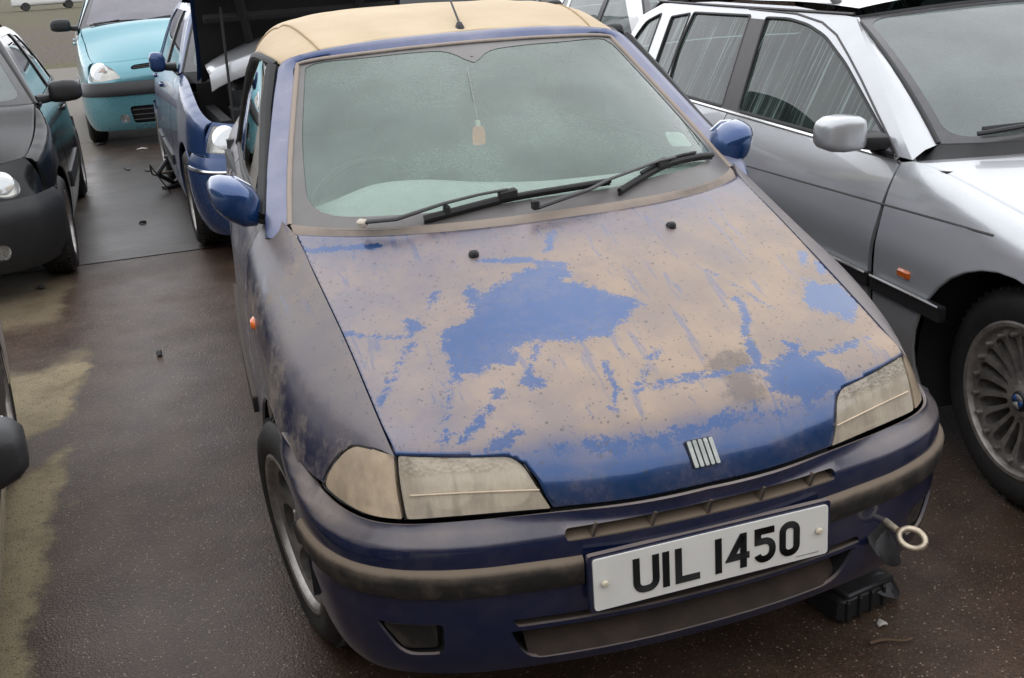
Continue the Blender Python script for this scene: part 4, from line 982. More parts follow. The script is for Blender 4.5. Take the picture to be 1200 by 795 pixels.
# the air freshener hangs from the mirror: a thing of its own
af = thing('air_freshener', 'small orange air freshener hanging behind the windscreen of the dusty blue convertible', 'air freshener', (-.085,1.17,1.135))
m = MB(); m.prism(rpoly([(-.017,-.028),(.017,-.028),(.019,.0),(.014,.024),(-.014,.024),(-.019,.0)], .008), .008, ((0,-.004,0), (1,0,0), (0,0,1), (0,1,0))); m.build('bottle', plain('amber_plastic', (.90,.26,.06), .35, var=.2), af)
m = MB(); m.prism(rpoly([(-.006,.024),(.006,.024),(.006,.040),(-.006,.040)], .002), .008, ((0,-.004,0), (1,0,0), (0,0,1), (0,1,0))); m.build('cap', plain('cream_plastic', (.75,.70,.55), .5), af)
m = MB(); m.tube([(0,0,.04),(.006,.05,.10),(.035,.19,.165)], .0010, 5); m.build('cord', plain('grey_cord', (.3,.3,.27), .9), af)
# ---------------------------------------------------------------- the other cars
class Bumper:
    def __init__(s, plan, out):
        s.P = cr(plan, 120); s.L = np.concatenate([[0], np.cumsum(np.linalg.norm(np.diff(s.P, axis=0), axis=1))]); s.out = table(out); s.E = s.L[-1]
    def __call__(s, q):
        q = np.asarray(q, float).reshape(-1, 2); a = np.minimum(abs(q[:, 0]), s.E-.003); e = 2e-3
        g = lambda v: (np.interp(v, s.L, s.P[:, 0]), np.interp(v, s.L, s.P[:, 1]))
        x, y = g(a); x1, y1 = g(a+e); x0, y0 = g(np.maximum(a-e, 0)); tx, ty = x1-x0, y1-y0; n = np.hypot(tx, ty)+1e-9; o = s.out(q[:, 1])
        return np.stack([np.sign(q[:, 0]+1e-12)*(x+o*ty/n), y-o*tx/n, q[:, 1]], 1)
    def s_at_y(s, y): return float(np.interp(y, s.P[:, 1], s.L))

def base_spec(L=3.9, W=1.68, H=1.42, nose=.66, cowl=(1.15, .98), belt=.95, ws_top=1.85, wheelbase=2.45, front=.75, rt=.29, roof_end=3.3, tail=3.75, bin_=.082):
    """tables of a plain hatchback of these sizes"""
    w = W/2; c = dict(L=L, W=W, H=H, nose=nose, cowl=cowl, belt=belt, ws_top=ws_top, yf=front, yr=front+wheelbase, rt=rt, ra=rt+.055, roof_end=roof_end, tail=tail, sill=.20)
    c['shape'] = Shape(plan=[(.20, w-.17), (.32, w-.085), (.5, w-.035), (front, w-.008), (1.4, w), (L*.62, w), (L*.82, w-.02), (L-.25, w-.07), (L-.08, w-.16), (L, w-.3)],
        tum=[(.12, .06), (.22, .02), (.38, 0), (.55, 0), (.70, .012), (.82, .03), (belt-.03, bin_-.02), (belt, bin_), ((belt+H)/2-.03, bin_+(H-belt)*.20), (H-.12, bin_+(H-belt-.12)*.5), (H-.05, bin_+(H-belt)*.56)],
        zs=[(.18, nose-.015), (.4, nose+.035), (.75, nose+(cowl[1]-nose)*.55), (cowl[0], cowl[1]), (cowl[0]+.12, cowl[1]), (L, cowl[1])], rr=[(.18, .05), (.75, .07), (cowl[0]-.12, .05), (cowl[0], .0), (cowl[0]+.2, 0), (L, 0)], belt=[(0, belt), (L, belt)])
    c['wins'] = None
    return c

def arc_pts(yc, zc, r, z0, n=22):
    """arch from its rear foot over to its front foot at height z0"""
    a = math.asin((z0-zc)/r); return [(yc+r*math.cos(t), zc+r*math.sin(t)) for t in np.linspace(a, PI-a, n)]

def make_car(name, label, cat, pose, c, body, glass_m='side_glass', screen='dim_screen', rims=('five', 'alloy'), strip_m='trim_clean', bumper_m=None, upper_m=None, lamps=None, group=None,
             hood=True, mirror_m='trim_clean', tail=True, step=.05, fine=False, seats=True, emblem=None, grille=True, lamp_tint=None):
    root = thing(name, label, cat, (pose[0], pose[1], 0), pose[2], group); Sh = c['shape']; L, H, belt = c['L'], c['H'], c['belt']
    B = M[body]; BM = M[bumper_m] if bumper_m else B; cy, cz = c['cowl']; yf, yr, rt, ra = c['yf'], c['yr'], c['rt'], c['ra']; zc = rt; sill = c['sill']; ref = (0, L/2, .5)
    zb = c.get('zb', c['nose']-.10)                                  # top of the front bumper
    S = {s: Sh.side(s) for s in (1, -1)}
    d0, d1, d2 = c.get('doors', (cy+.22, cy+.22+1.0, c['yr']+.05))
    P = c['plan'] if 'plan' in c else [(0, .0), (.2, .006), (.4, .03), (c['W']/2-.25, .085), (c['W']/2-.13, .16), (c['W']/2-.06, .28), (c['W']/2-.02, yf-ra+.02)]
    BU = Bumper(P, c.get('out', [(.16, -.06), (.22, -.02), (.34, .01), (.46, .02), (zb-.06, .015), (zb, -.02), (zb+.03, -.05)]))
    # --- bonnet and front face
    ze = lambda y: Sh.zs(y)
    ys = np.linspace(0, 1, 9); rows = []; n0 = c.get('nose_y', .10)
    for t in ys:
        r = []
        for f in (0, .3, .6, .82, .94, 1.0):
            yfr = n0+.20*f**3.; yre = (c['ws_base'][1] if 'ws_base' in c else cy+.04)-.018-.20*(1-f**2.4); y = yfr*(1-t)+yre*t
            ye = (n0+.20)*(1-t)+(cy+.02)*t; xe = float(S[1]([(ye, Sh.qtop(ye))])[0, 0]) - .004
            z = float(ze(ye))+c.get('crown', .055)*(1-f*f)*(.35+.65*math.sin(PI*(.15+.75*t)))-(.05*(1-t)**6)*(1-f**4)
            r.append((f*xe, y, z))
        rows.append(r)
    HS = Surf(rows, 60, 40, True)
    if hood:
        m = MB(); m.grid(HS.G, 0, False, (0, .8, 0)); o = m.build('bonnet', B, root, 60); q = o.modifiers.new('skin', 'SOLIDIFY'); q.thickness = .012; q.offset = -1
    FE = .30+n0-.10                                                   # where wing meets the face
    xb = [BU([(s, zb)])[0] for s in np.linspace(0, BU.s_at_y(.30+.02), 9)]
    hr = [np.array(p) for p in rows[0]]; h_c = cr(hr, 9)
    end_t = S[1]([(n0+.20, Sh.qtop(n0+.20))])[0]; end_b = S[1]([(.32, zb)])[0]
    h_c = np.concatenate([h_c[:-1], [h_c[-1]]]); xb = np.array(xb); xb[-1] = end_b
    mid_ = (xb*.5+h_c*.5); k = np.linspace(0, 1, 9)[:, None]; mid_ += np.concatenate([k**3*.02, -.028*(1-k**4)-.004, 0*k], 1)
    FS = Surf([list(map(tuple, xb)), list(map(tuple, mid_)), list(map(tuple, h_c))], 61, 24)
    if callable(lamps): lamps = lamps(FS.U, FS.V)
    lo = lamps or [rpoly([(FS.U*.56, FS.V*.10), (FS.U*.97, FS.V*.12), (FS.U*.985, FS.V*.80), (FS.U*.60, FS.V*.86)], .03)]
    gr = c['gr'](FS.U, FS.V) if 'gr' in c else rpoly([(-.001+FS.U*.03, FS.V*.25), (FS.U*.42, FS.V*.25), (FS.U*.42, FS.V*.75), (FS.U*.03, FS.V*.75)], .02)
    for s in (1, -1):
        fn = lambda q, s=s: FS(q)*(s, 1, 1)
        hs_ = [l for l in lo]+([gr] if grille else [])
        m = MB(); m.panel(fn, [(0, 0), (FS.U, 0), (FS.U, FS.V), (0, FS.V)], hs_, .03, .012, 0, ref); m.build('front_panel', B, root, 60)
        for l in lo:
            m = MB(); m.panel(fn, l, (), .02, .02, 0, ref, -.002); hl = m.build('headlight', M['lamp_clear'], root, 60)
            l = np.array(l); ce = l.mean(0); wd = np.ptp(l[:, 0]); ht = np.ptp(l[:, 1])
            bowl = MB(); bf = lambda q: fn(q)+np.array((-s*.01, .05, 0)); bowl.panel(bf, l, (), .03, 0, 0, ref); bowl.build('lamp_bowl', M['reflector'], hl)
            if lamp_tint:
                a_ = np.array([(ce[0]+(q[0]-ce[0])*.5+wd*.16, ce[1]+(q[1]-ce[1])*.55+ht*.24) for q in l]); tm = MB(); tm.panel(lambda q: fn(q)+np.array((-s*.006, .02, 0)), a_, (), .03, 0, 0, ref); tm.build('turn_lens', M['peach'], hl)
            p = bf([ce])[0]; r = min(wd, ht)*.40; nn = np.array((s*.25, -.92, .3)); nn /= np.linalg.norm(nn); a = np.cross(nn, (0, 0, 1)); a /= np.linalg.norm(a); b = np.cross(a, nn)
            m = MB(); m.blob([(p+nn*.004, a*r, b*r), (p+nn*.018, a*r*1.02, b*r*1.02), (p+nn*.020, a*r*.9, b*r*.9)], 18, 0, 2.); m.build('lamp_lens', M['chrome'], hl)
        if grille:
            m = MB(); m.panel(lambda q: fn(q)+np.array((0, .05, 0)), gr, (), .05, 0, 0, ref); g_ = m.build('grille', M['trim_clean'], root)
            for j in range(3):
                v = FS.V*(.2+.3*j); m = MB(); m.tube(fn(np.array([(u, np.interp(v, (0, FS.V), (gr[:, 1].min(), gr[:, 1].max()))) for u in np.linspace(FS.U*.03, gr[:, 0].max()-.02, 8)]))+(0, .012, 0), .008, 6); m.build('grille_bar', M['trim_clean'], g_)
    # --- front bumper
    se = BU.s_at_y(yf-ra+.01); sx = lambda z: BU.s_at_y(min(yf-ra+.01, yf-math.sqrt(max(1e-6, ra*ra-(z-zc)**2))))
    bo = [(s, zb) for s in np.linspace(-sx(zb), sx(zb), 31)]+[(sx(z), z) for z in np.linspace(zb, .2, 8)[1:]]+[(s, .18) for s in np.linspace(sx(.2)-.02, -sx(.2)+.02, 21)]+[(-sx(z), z) for z in np.linspace(.2, zb, 8)[:-1]]
    inl = c['inl'] if 'inl' in c else rpoly([(-.30, .24), (.30, .24), (.32, .33), (-.32, .33)], .03)
    fg = [ellipse((s*.50, .30), .05, .045, 16) for s in (1, -1)] if c.get('fogs', True) else []
    m = MB(); m.panel(BU, bo, [inl]+fg, .04, .012, 0, ref); bp = m.build('front_bumper', BM, root, 50)
    m = MB(); m.panel(lambda q: BU(q)+np.array((0, .05, 0)), inl, (), .06, 0, 0, ref); it = m.build('air_intake', M['trim_clean'], bp)
    for j in range(2 if 'inl' not in c else 3):
        m = MB(); iw = abs(np.array(inl)[:, 0]).max()-.02; m.tube(BU(np.array([(s, (.27+.03*j) if 'inl' not in c else .28+.05*j) for s in np.linspace(-iw, iw, 11)]))+(0, .01, 0), .006, 6); m.build('intake_slat', M['trim_clean'], it)
    for f in fg:
        m = MB(); m.panel(lambda q: BU(q)+np.array((0, .012, 0)), f, (), .03, .01, 0, ref); m.build('fog_light', M['lamp_clear'], bp)
        m = MB(); p = BU([f.mean(0)])[0]; m.lathe([(.0005, .035), (.035, .03), (.047, .014)], 14, 0, p, 'y'); m.build('fog_reflector', M['chrome'], bp)
    if c.get('bstrip', True):
        z0, z1 = c.get('bstrip_z', (.42, .50)); se2 = se-.06; rw = []
        for z, o_ in ((z0-.003, -.004), (z0, .012), (z0+.012, .018), (z1-.012, .018), (z1, .012), (z1+.003, -.004)):
            q = np.array([(s, z) for s in np.linspace(-se2, se2, 50)]); Bp = BU(q); e = BU(q+(.004, 0))-BU(q-(.004, 0)); nn = np.stack([e[:, 1], -e[:, 0], 0*e[:, 0]], 1); nn /= np.linalg.norm(nn, axis=1)[:, None]+1e-9; rw.append(Bp+nn*o_)
        m = MB(); m.grid(np.array(rw)); m.build('bumper_strip', M[strip_m], bp, 50)
    if c.get('chrome_line'):
        m = MB(); m.tube(BU(np.array([(s, c['chrome_line']) for s in np.linspace(-se+.05, se-.05, 60)]))+(0, -.006, 0), .010, 6); m.build('bright_strip', M['chrome'], bp)
    if c.get('plate', True):
        p = BU([(0, .40)])[0]; m = MB(); m.prism(rpoly([(-.26, -.055), (.26, -.055), (.26, .055), (-.26, .055)], .008), .004, (p+(0, -.012, 0), (1, 0, 0), (0, 0, 1), (0, -1, 0))); m.build('number_plate', M['plate'], bp)
    # --- windscreen, roof
    xt = float(S[1]([(c['ws_top'], H-.075)])[0, 0])-.015; xbm = float(S[1]([(cy+.05, belt)])[0, 0])-.02
    zt = H-.065
    wb = c.get('ws_base', (xbm, cy+.04, cz)); wt = c.get('ws_topc', (xt, c['ws_top'], zt))
    wr = []
    for t in (0, .35, .7, 1):
        xe = wb[0]*(1-t)+wt[0]*t; y = wb[1]*(1-t)+wt[1]*t; z = wb[2]*(1-t)+wt[2]*t; bl = .02*math.sin(PI*t); fw = .20*(1-t)+.10*t
        wr.append([(f*xe, y-fw*(1-f**2.4)-bl, z+(.012+.022*t)*(1-f*f)+bl*.8) for f in (0, .3, .55, .78, .92, 1)])
    WS = Surf(wr, 41, 24, True)
    wo = [(0, 0), (WS.U, 0), (WS.U, WS.V), (0, WS.V)]
    m = MB(); m.grid(WS.G, 0, False, ref); ws = m.build('windscreen', M[screen], root, 60)
    bw = c.get('border', .05); cl = rpoly([(bw, bw*.9), (WS.U-bw, bw*.9), (WS.U-bw, WS.V-bw), (bw, WS.V-bw)], .08, 6)
    m = MB(); m.panel(lifted(WS, .002), wo, [cl], .06, 0, 0, ref); m.build('screen_border', M['frit_dark'], ws, 60)
    w_ = WS(np.array(wo[:1]+[(0, WS.V*k/8) for k in range(1, 9)]+[(WS.U*k/16, WS.V) for k in range(1, 17)]+[(WS.U, WS.V*(1-k/8)) for k in range(1, 9)])); m = MB(); m.tube(w_, .010, 6); m.build('screen_seal', M['rubber'], ws)
    # scuttle
    r0 = WS(np.array([(WS.U*k/20, .0) for k in range(21)])); r1 = HS(np.array([(HS.U*k/20, HS.V) for k in range(21)]))+(0, .004, -.012)
    m = MB(); m.grid(np.stack([r0, (r0+r1)/2+(0, 0, -.01), r1, r1+(0, -.03, -.06)])); m.build('scuttle', M['trim_clean'], root)
    # roof
    rrows = []; re = c['roof_end']; q0 = H-.05
    for j, t in enumerate((0, .12, .4, .75, 1)):
        y = c['ws_top']*(1-t)+re*t; xr = float(S[1]([(y, H-.075)])[0, 0])-(.012 if j == 0 else .0); zz = zt+.012*(1 if 0 < t < 1 else 0)-(.03 if t == 1 else 0)
        a = .10*(1-t) if j else .10
        rrows.append([(f*xr, y-(a*(1-f**2.4) if j < 2 else -.08*t*(1-f*f)), zz+(.034+.03*math.sin(PI*min(1, t*.9+.1)))*(1-f**2.6)) for f in (0, .35, .65, .85, .96, 1)])
    RS = Surf(rrows, 45, 30, True)
    m = MB(); m.grid(RS.G, 0, False, ref); rf = m.build('roof', M[upper_m] if upper_m else B, root, 60)
    # --- sides
    up = c.get('upper') or [(cy+.10, belt), (c['ws_top']+.02, H-.075), (re, H-.085), (re+.15, H-.14), (L-.22, belt)]
    wins = c['wins'] or [rpoly([(cy+.30, belt+.015), (d1-.05, belt+.015), (d1-.05, H-.125), (c['ws_top']+.16, H-.125)], [.02, .02, .02, .05]),
                         rpoly([(d1+.04, belt+.015), (d2-.02, belt+.015), (d2+.02, H-.20), (d2-.15, H-.125), (d1+.04, H-.125)], .03),
                         rpoly([(d2+.07, belt+.02), (L-.42, belt+.02), (re+.0, H-.16), (d2+.10, H-.15)], .03)]
    for s in (1, -1):
        fn = S[s]
        fpts = [(.32, zb), (n0+.20, (zb+Sh.qtop(n0+.20))/2)]+[(y, float(Sh.qtop(y))) for y in np.linspace(n0+.20, cy-.02, 12)]+[(cy+.10, belt), (d0, belt), (d0-.005, .60), (d0-.03, sill)]
        fpts += [(yf+math.sqrt(ra*ra-(sill-zc)**2), sill)] if ra > abs(sill-zc) else []
        fpts += arc_pts(yf, zc, ra, max(sill, zc-.10))[0:]
        cut = yf-math.sqrt(max(1e-6, ra*ra-(zb-zc)**2))
        fp2 = [p for p in fpts if not (p[0] < yf and p[1] < zb-1e-6)] + [(cut, zb)]
        m = MB(); m.panel(fn, fp2, (), step*.7, .012, 0, ref); wg = m.build('wing', B, root, 50)
        m = MB(); L_ = fn(np.array(arc_pts(yf, zc, ra, max(sill, zc-.10)))); m.tube(L_-np.array((s*.006, 0, 0)), .006, 6); m.build('arch_lip', B, wg)
        g = .004
        dd = [[(d0+g, sill), (d0+g+.025, .60), (d0+g, belt), (d1-g, belt), (d1-g, .55), (d1-g-.02, sill)]]
        k = yr-math.sqrt(max(1e-6, ra*ra-(sill-zc)**2)); ar = arc_pts(yr, zc, ra, max(sill, zc-.10)); front_arc = [p for p in ar[::-1] if p[1] < .62 and p[0] < yr]
        if c.get('five', True):
            dd.append([(d1+g, sill), (d1+g, .55), (d1+g, belt), (d2-g, belt), (d2-g, .70)]+[(p[0]-.03, p[1]) for p in front_arc[::-1]]+[(k-.06, sill)])
            qs = d2
        else: qs = d1
        for j, o_ in enumerate(dd):
            m = MB(); m.panel(fn, o_, (), step, .014, 0, ref); dr = m.build('door', B, root, 50)
            yy = (d1-.14) if j == 0 else (d2-.16); p = fn([(yy, belt-.13)])[0]; m = MB()
            m.blob([(p+(0, -.09, 0), (s*.006, 0, 0), (0, 0, .012)), (p+(s*.016, -.07, 0), (s*.009, 0, 0), (0, 0, .014)), (p+(s*.016, .07, 0), (s*.009, 0, 0), (0, 0, .014)), (p+(0, .09, 0), (s*.006, 0, 0), (0, 0, .012))], 10); m.build('door_handle', B if not bumper_m else M['trim_clean'], dr)
            if c.get('sidestrip', True):
                y0, y1 = o_[0][0]+.03, (d1-.03 if j == 0 else yr-ra-.05); m = MB(); z0, z1 = c.get('strip_z', (.42, .50)); m.panel(lambda q: fn(q)+np.array((s*.014, 0, 0)), rpoly([(y0, z0), (y1, z0), (y1, z1), (y0, z1)], .01), (), .07, .02, 0, ref); m.build('door_strip', M[strip_m], dr)
        qo = ([(qs+g, belt), (qs+g, .70)] if c.get('five', True) else [(qs+g, belt), (qs+g, .55), (qs-.02, sill), (k-.04, sill)])+[(p[0]-(.022 if c.get('five', True) else 0), p[1]) for p in front_arc[::-1]]*(1 if c.get('five', True) else 0)
        arc2 = ar[::-1]
        if c.get('five', True): qo = [(qs+g, belt), (qs+g, .70)]+[(p[0]-.022, p[1]) for p in front_arc[::-1] if p[1] > .35]+[p for p in arc2 if not (p[0] < yr and p[1] < .36)]
        else: qo = [(qs+g, belt), (qs+g, .55), (qs-.02, sill)]+[(k, sill)]+list(arc2)
        qo += [(L-.42, .30), (L-.18, .34), (L-.10, .60), (L-.12, belt-.10), (L-.20, belt)]
        m = MB(); m.panel(fn, qo, (), step, .014, 0, ref); m.build('rear_wing', B, root, 50)
        m = MB(); m.panel(lambda q: fn(q)+np.array((s*-.006, 0, 0)), [(yf+ra*.9, sill-.07), (yr-ra*.9, sill-.07), (yr-ra*.9, sill-.005), (yf+ra*.9, sill-.005)], (), .08, .012, 0, ref); m.build('sill', M[c['sill_m']] if 'sill_m' in c else B, root)
        m = MB(); m.panel(fn, up, wins, step*.8, .02, 0, ref); uf = m.build('window_frame', M[upper_m] if upper_m else B, root, 50)
        for w in wins:
            m = MB(); m.panel(lambda q: fn(q)+np.array((-s*.008, 0, 0)), w, (), .06, 0, 0, ref); m.build('side_window', M[glass_m], root, 60)
            if fine:
                m = MB(); O = resample(w, .04); m.tube(np.concatenate([fn(O), fn(O[:1])])+np.array((-s*.002, 0, 0)), .007, 6, 0, False); m.build('window_seal', M['rubber'], uf)
        for y0 in c.get('pillars', (d1,)):
            (ya, yb_), = [y0] if isinstance(y0, tuple) else [(y0-.055, y0+.045)]
            dy = c.get('pillar_lean', .0)
            m = MB(); m.panel(fn, [(ya, belt+.012), (yb_, belt+.012), (yb_+dy, H-.128), (ya+dy, H-.128)], (), .06, .01, 0, ref, .003); m.build('door_pillar', M['pillar_black'], uf)
        m = MB(); pts = fn(np.array([(y, belt+.004) for y in np.linspace(cy+.12, L-.25, 30)]))+np.array((s*.004, 0, 0)); m.tube(pts, .008, 6); m.build('waist_strip', M[c.get('waist_m', 'rubber')], uf)
        # screen pillar between windscreen edge and side frame
        e0 = WS(np.array([((WS.U if s > 0 else 0), WS.V*k/10) for k in range(11)]))
        up0, up1 = up[0], up[1]; e1 = fn(np.array([(up0[0]+(up1[0]-up0[0])*k/10, up0[1]+(up1[1]-up0[1])*k/10) for k in range(11)]))
        m = MB(); md = (e0+e1)/2+np.array((s*.010, -.012, .010)); m.grid(np.stack([e0, md, e1, e1-np.array((s*.012, 0, 0))])); m.build('screen_pillar', M[upper_m] if upper_m else B, root, 70)
        # mirror
        my, mz = c.get('mirror', (d0+.14, belt+.05)); p = fn([(my, belt)])[0]; X = p[0]; mw = c.get('mirror_w', 1.); mh = c.get('mirror_h', 1.)
        m = MB(); m.blob([((X+s*.055, my, mz-.004), (0, .034, 0), (0, 0, .036*mh)), ((X+s*.066, my-.003, mz), (0, .050, 0), (0, 0, .056*mh)), ((X+s*.085, my-.006, mz+.002), (0, .056, 0), (0, 0, .064*mh)), ((X+s*(.09+.05*mw), my-.007, mz+.004), (0, .058, 0), (0, 0, .067*mh)), ((X+s*(.085+.10*mw), my-.004, mz+.004), (0, .056, 0), (0, 0, .062*mh)), ((X+s*(.08+.125*mw), my+.002, mz+.002), (0, .048, 0), (0, 0, .050*mh)), ((X+s*(.082+.135*mw), my+.006, mz), (0, .034, 0), (0, 0, .034*mh))], 40, 0, c.get('mirror_p', 3.2))
        mi = m.build('door_mirror', M[mirror_m], root, 60)
        m = MB(); m.blob([((X+s*.075, my+.055, mz+.003), (0, .004, 0), (0, 0, .045*mh)), ((X+s*(.085+.06*mw), my+.056, mz+.004), (0, .006, 0), (0, 0, .055*mh)), ((X+s*(.08+.115*mw), my+.055, mz+.003), (0, .004, 0), (0, 0, .042*mh))], 14); m.build('mirror_glass', M['chrome'], mi)
        m = MB(); m.blob([((X-s*.012, my+.01, mz-.035), (0, .075, 0), (0, 0, .03)), ((X+s*.03, my+.01, mz-.035), (0, .045, 0), (0, 0, .028)), ((X+s*.085, my+.005, mz-.030), (0, .030, 0), (0, 0, .022))], 12); m.build('mirror_foot', M['trim_clean'], mi)
        W2 = c['W']/2-.03
        for yy in (yf, yr):
            li = MB(); li.grid(np.array([[(s*x, yy+(ra+.012)*math.cos(t), zc+(ra+.012)*math.sin(t)) for t in np.linspace(R(-25), R(205), 20)] for x in (.38, W2-.06, W2-.012)])); li.build('wheel_arch_liner', M['liner'], root)
        if tail:
            m = MB(); m.panel(lambda q: fn(q)+np.array((s*.003, 0, 0)), rpoly([(L-.30, belt-.34), (L-.115, belt-.34), (L-.13, belt-.06), (L-.26, belt-.06)], .02), (), .05, .02, 0, ref); m.build('tail_light', M['redlens'], root)
        rp = c.get('repeater')
        if rp:
            p = fn([rp])[0]; m = MB(); m.box(p, (.016, .065, .028), (0, 0, 0), 0, .006); m.build('side_repeater', M['amber'], wg)
    # --- tail
    xr = float(S[1]([(re, H-.085)])[0, 0]); xl = float(S[1]([(L-.20, belt)])[0, 0])
    TS = Surf([[(0, re+.085, zt-.03+.05), (xr*.6, re+.06, zt+.01), (xr, re, H-.09)], [(0, (re+L)/2+.06, (H+belt)/2), (xr*.65, (re+L)/2+.02, (H+belt)/2-.01), ((xr+xl)/2, (re+L)/2-.10, (H+belt)/2-.02)], [(0, L-.05, belt), (xl*.65, L-.08, belt), (xl, L-.20, belt)],
               [(0, L-.02, belt-.25), (xl*.65, L-.04, belt-.25), (xl, L-.11, belt-.25)], [(0, L-.01, .45), (xl*.65, L-.03, .45), (xl, L-.11, .45)]], 33, 30, True)
    m = MB(); wn = rpoly([(TS.U*.12, .06), (TS.U*.88, .06), (TS.U*.90, TS.V*.40), (TS.U*.10, TS.V*.40)], .05); m.panel(TS, [(0, 0), (TS.U, 0), (TS.U, TS.V), (0, TS.V)], [wn], .07, .012, 0, ref); tg = m.build('tailgate', B, root, 60)
    m = MB(); m.panel(lambda q: TS(q)+np.array((0, -.006, 0)), wn, (), .08, 0, 0, ref); m.build('rear_window', M[glass_m], tg)
    m = MB(); w2 = c['W']/2; m.grid(loft([[(-w2+.03, L-.5, z), (-w2+.08, L-.16+o_, z), (-w2*.6, L-.02+o_, z), (0, L+.02+o_, z), (w2*.6, L-.02+o_, z), (w2-.08, L-.16+o_, z), (w2-.03, L-.5, z)] for z, o_ in ((.24, -.06), (.36, 0), (.52, .01), (.60, -.04))], 40, 10)); m.build('rear_bumper', BM, root, 60)
    m = MB(); w3 = c['W']-.22; m.box((0, (yf+yr)/2, .26), (w3, yr-yf-ra*2-.02, .16)); m.box((0, yf, .34), (.74, ra*2+.1, .2)); m.box((0, yr+.15, .42), (.74, ra*2+.5, .3)); m.box((0, cy-.05, .60), (w3, .05, .60)); m.build('underbody', M['liner'], root)
    m = MB(); m.box((0, (cy+L)/2-.1, .36), (w3, L-cy-.4, .03)); m.box((0, L-.4, .6), (w3, .04, .45))
    for s in (-1, 1): m.box((s*(c['W']/2-.12), (cy+L)/2-.1, .62), (.02, L-cy-.5, .5))
    m.build('cabin_trim', M['interior'], root)
    if seats:
        m = MB(); m.grid(loft([[(-w2+.14, cy+.06, belt-.02), (0, cy-.05, belt), (w2-.14, cy+.06, belt-.02)], [(-w2+.14, cy+.30, belt+.01), (0, cy+.30, belt+.015), (w2-.14, cy+.30, belt+.01)], [(-w2+.14, cy+.44, belt-.08), (0, cy+.44, belt-.07), (w2-.14, cy+.44, belt-.08)], [(-w2+.14, cy+.42, .5), (0, cy+.42, .5), (w2-.14, cy+.42, .5)]], 20, 16), 0, False, (0, cy+.2, .5)); m.build('dashboard', M['interior'], root, 60)
        for x in (-.36, .36): seat(root, x, cy+.72, c.get('seat_z', .40), M['seatcloth'])
        m = MB(); ry = min(yr+.02, L-1.0); m.blob([((0, ry-.10, .60), (w2-.20, 0, 0), (0, .09, 0)), ((0, ry+.04, .90), (w2-.20, 0, 0), (0, .08, 0)), ((0, ry+.10, 1.02), (w2-.28, 0, 0), (0, .05, 0))], 16); m.build('rear_seat', M['seatcloth'], root, 60)
    wp = [(0, (.10, .42)), (1, (.45, .80))]
    for j, (a, b_) in wp:
        q = lifted(WS, .016)(np.array([(WS.U*(b_*t+a*(1-t)), .05+.015*math.sin(PI*t)+.05*t*j) for t in np.linspace(0, 1, 10)])); m = MB(); m.tube(q, .009, 6); wpr = m.build('wiper', M['rubber'], root)
        q = lifted(WS, .030)(np.array([(WS.U*(b_*t*.6+a*(1-t*.6)-.02), .012+.05*t) for t in np.linspace(0, 1, 6)])); m = MB(); m.tube(q, .008, 6); m.build('wiper_arm', M['trim_clean'], wpr)
    tw = c.get('track', c['W']/2-.105)
    add_wheels(root, [(-tw, yf), (tw, yf), (-tw, yr), (tw, yr)], rt, c.get('rr', .19), c.get('tw', .175), *rims[:1], rim_mat=rims[1], emblem=emblem)
    return root, dict(S=S, HS=HS, FS=FS, BU=BU, WS=WS, RS=RS, c=c)
M['frit_dark'] = plain('black_glass_border', (.075, .074, .076), .18, bump=.02)
M['sail_grey'] = plain('grey_mirror_sail', (.16,.165,.18), .5)
M['peach'] = plain('faded_amber_lens', (.62,.33,.20), .25, coat=.5)
M['pillar_black'] = plain('black_window_pillar', (.030, .026, .028), .45, bump=.1)

# ---- silver estate on the right
BMW = Shape(plan=[(.12,.62),(.20,.70),(.30,.775),(.5,.835),(.83,.865),(1.2,.868),(2.6,.868),(3.6,.86),(4.2,.835),(4.60,.78),(4.75,.70),(4.81,.60)],
  tum=[(.12,.08),(.15,.07),(.25,.03),(.40,.004),(.50,.0),(.62,.004),(.655,.006),(.70,.016),(.80,.040),(.88,.072),(.905,.088),(.93,.100),(1.10,.185),(1.25,.262),(1.32,.302),(1.36,.340)],
  zs=[(.10,.62),(.25,.70),(.5,.775),(.9,.845),(1.3,.905),(1.40,.918),(1.6,.93),(4.81,.93)], rr=[(.10,.05),(.25,.08),(1.0,.08),(1.30,.05),(1.40,.0),(1.6,0),(4.81,0)], belt=[(1.3,.905),(2.6,.905),(4.6,.93)])
c = dict(L=4.80, W=1.74, H=1.405, nose=.70, cowl=(1.34,.912), belt=.905, ws_top=2.13, yf=.834, yr=3.66, rt=.325, ra=.385, roof_end=4.25, tail=4.7, sill=.235, shape=BMW, rr=.222, tw=.215, track=.668,
  doors=(1.445,2.76,3.72), ws_base=(.672,1.42,.955), ws_topc=(.565,2.12,1.305), crown=.05, zb=.60, repeater=(1.27,.593), sidestrip=False, bstrip_z=(.46,.54), waist_m='chrome',
  upper=[(1.40,.918),(2.10,1.31),(2.6,1.335),(3.4,1.335),(4.1,1.31),(4.40,1.24),(4.66,.905)],
  wins=[rpoly([(1.495,.920),(2.67,.92),(2.80,1.285),(2.60,1.288),(2.42,1.272),(2.25,1.238),(2.02,1.155)],[.02,.02,.02,.05,.05,.05,.05]), rpoly([(2.83,.92),(3.52,.92),(3.60,1.10),(3.60,1.28),(2.95,1.288)],[.02,.02,.05,.02,.02]), rpoly([(3.57,.92),(3.80,.93),(3.88,1.25),(3.64,1.275)],.015), rpoly([(3.97,.93),(4.45,.93),(4.36,1.12),(4.27,1.21),(4.05,1.262)],[.02,.05,.05,.05,.02])],
  pillars=((2.665,2.835),), pillar_lean=.125, mirror=(1.60,.985), mirror_w=.92, mirror_h=.88, mirror_p=4.5, border=.034, seat_z=.40)
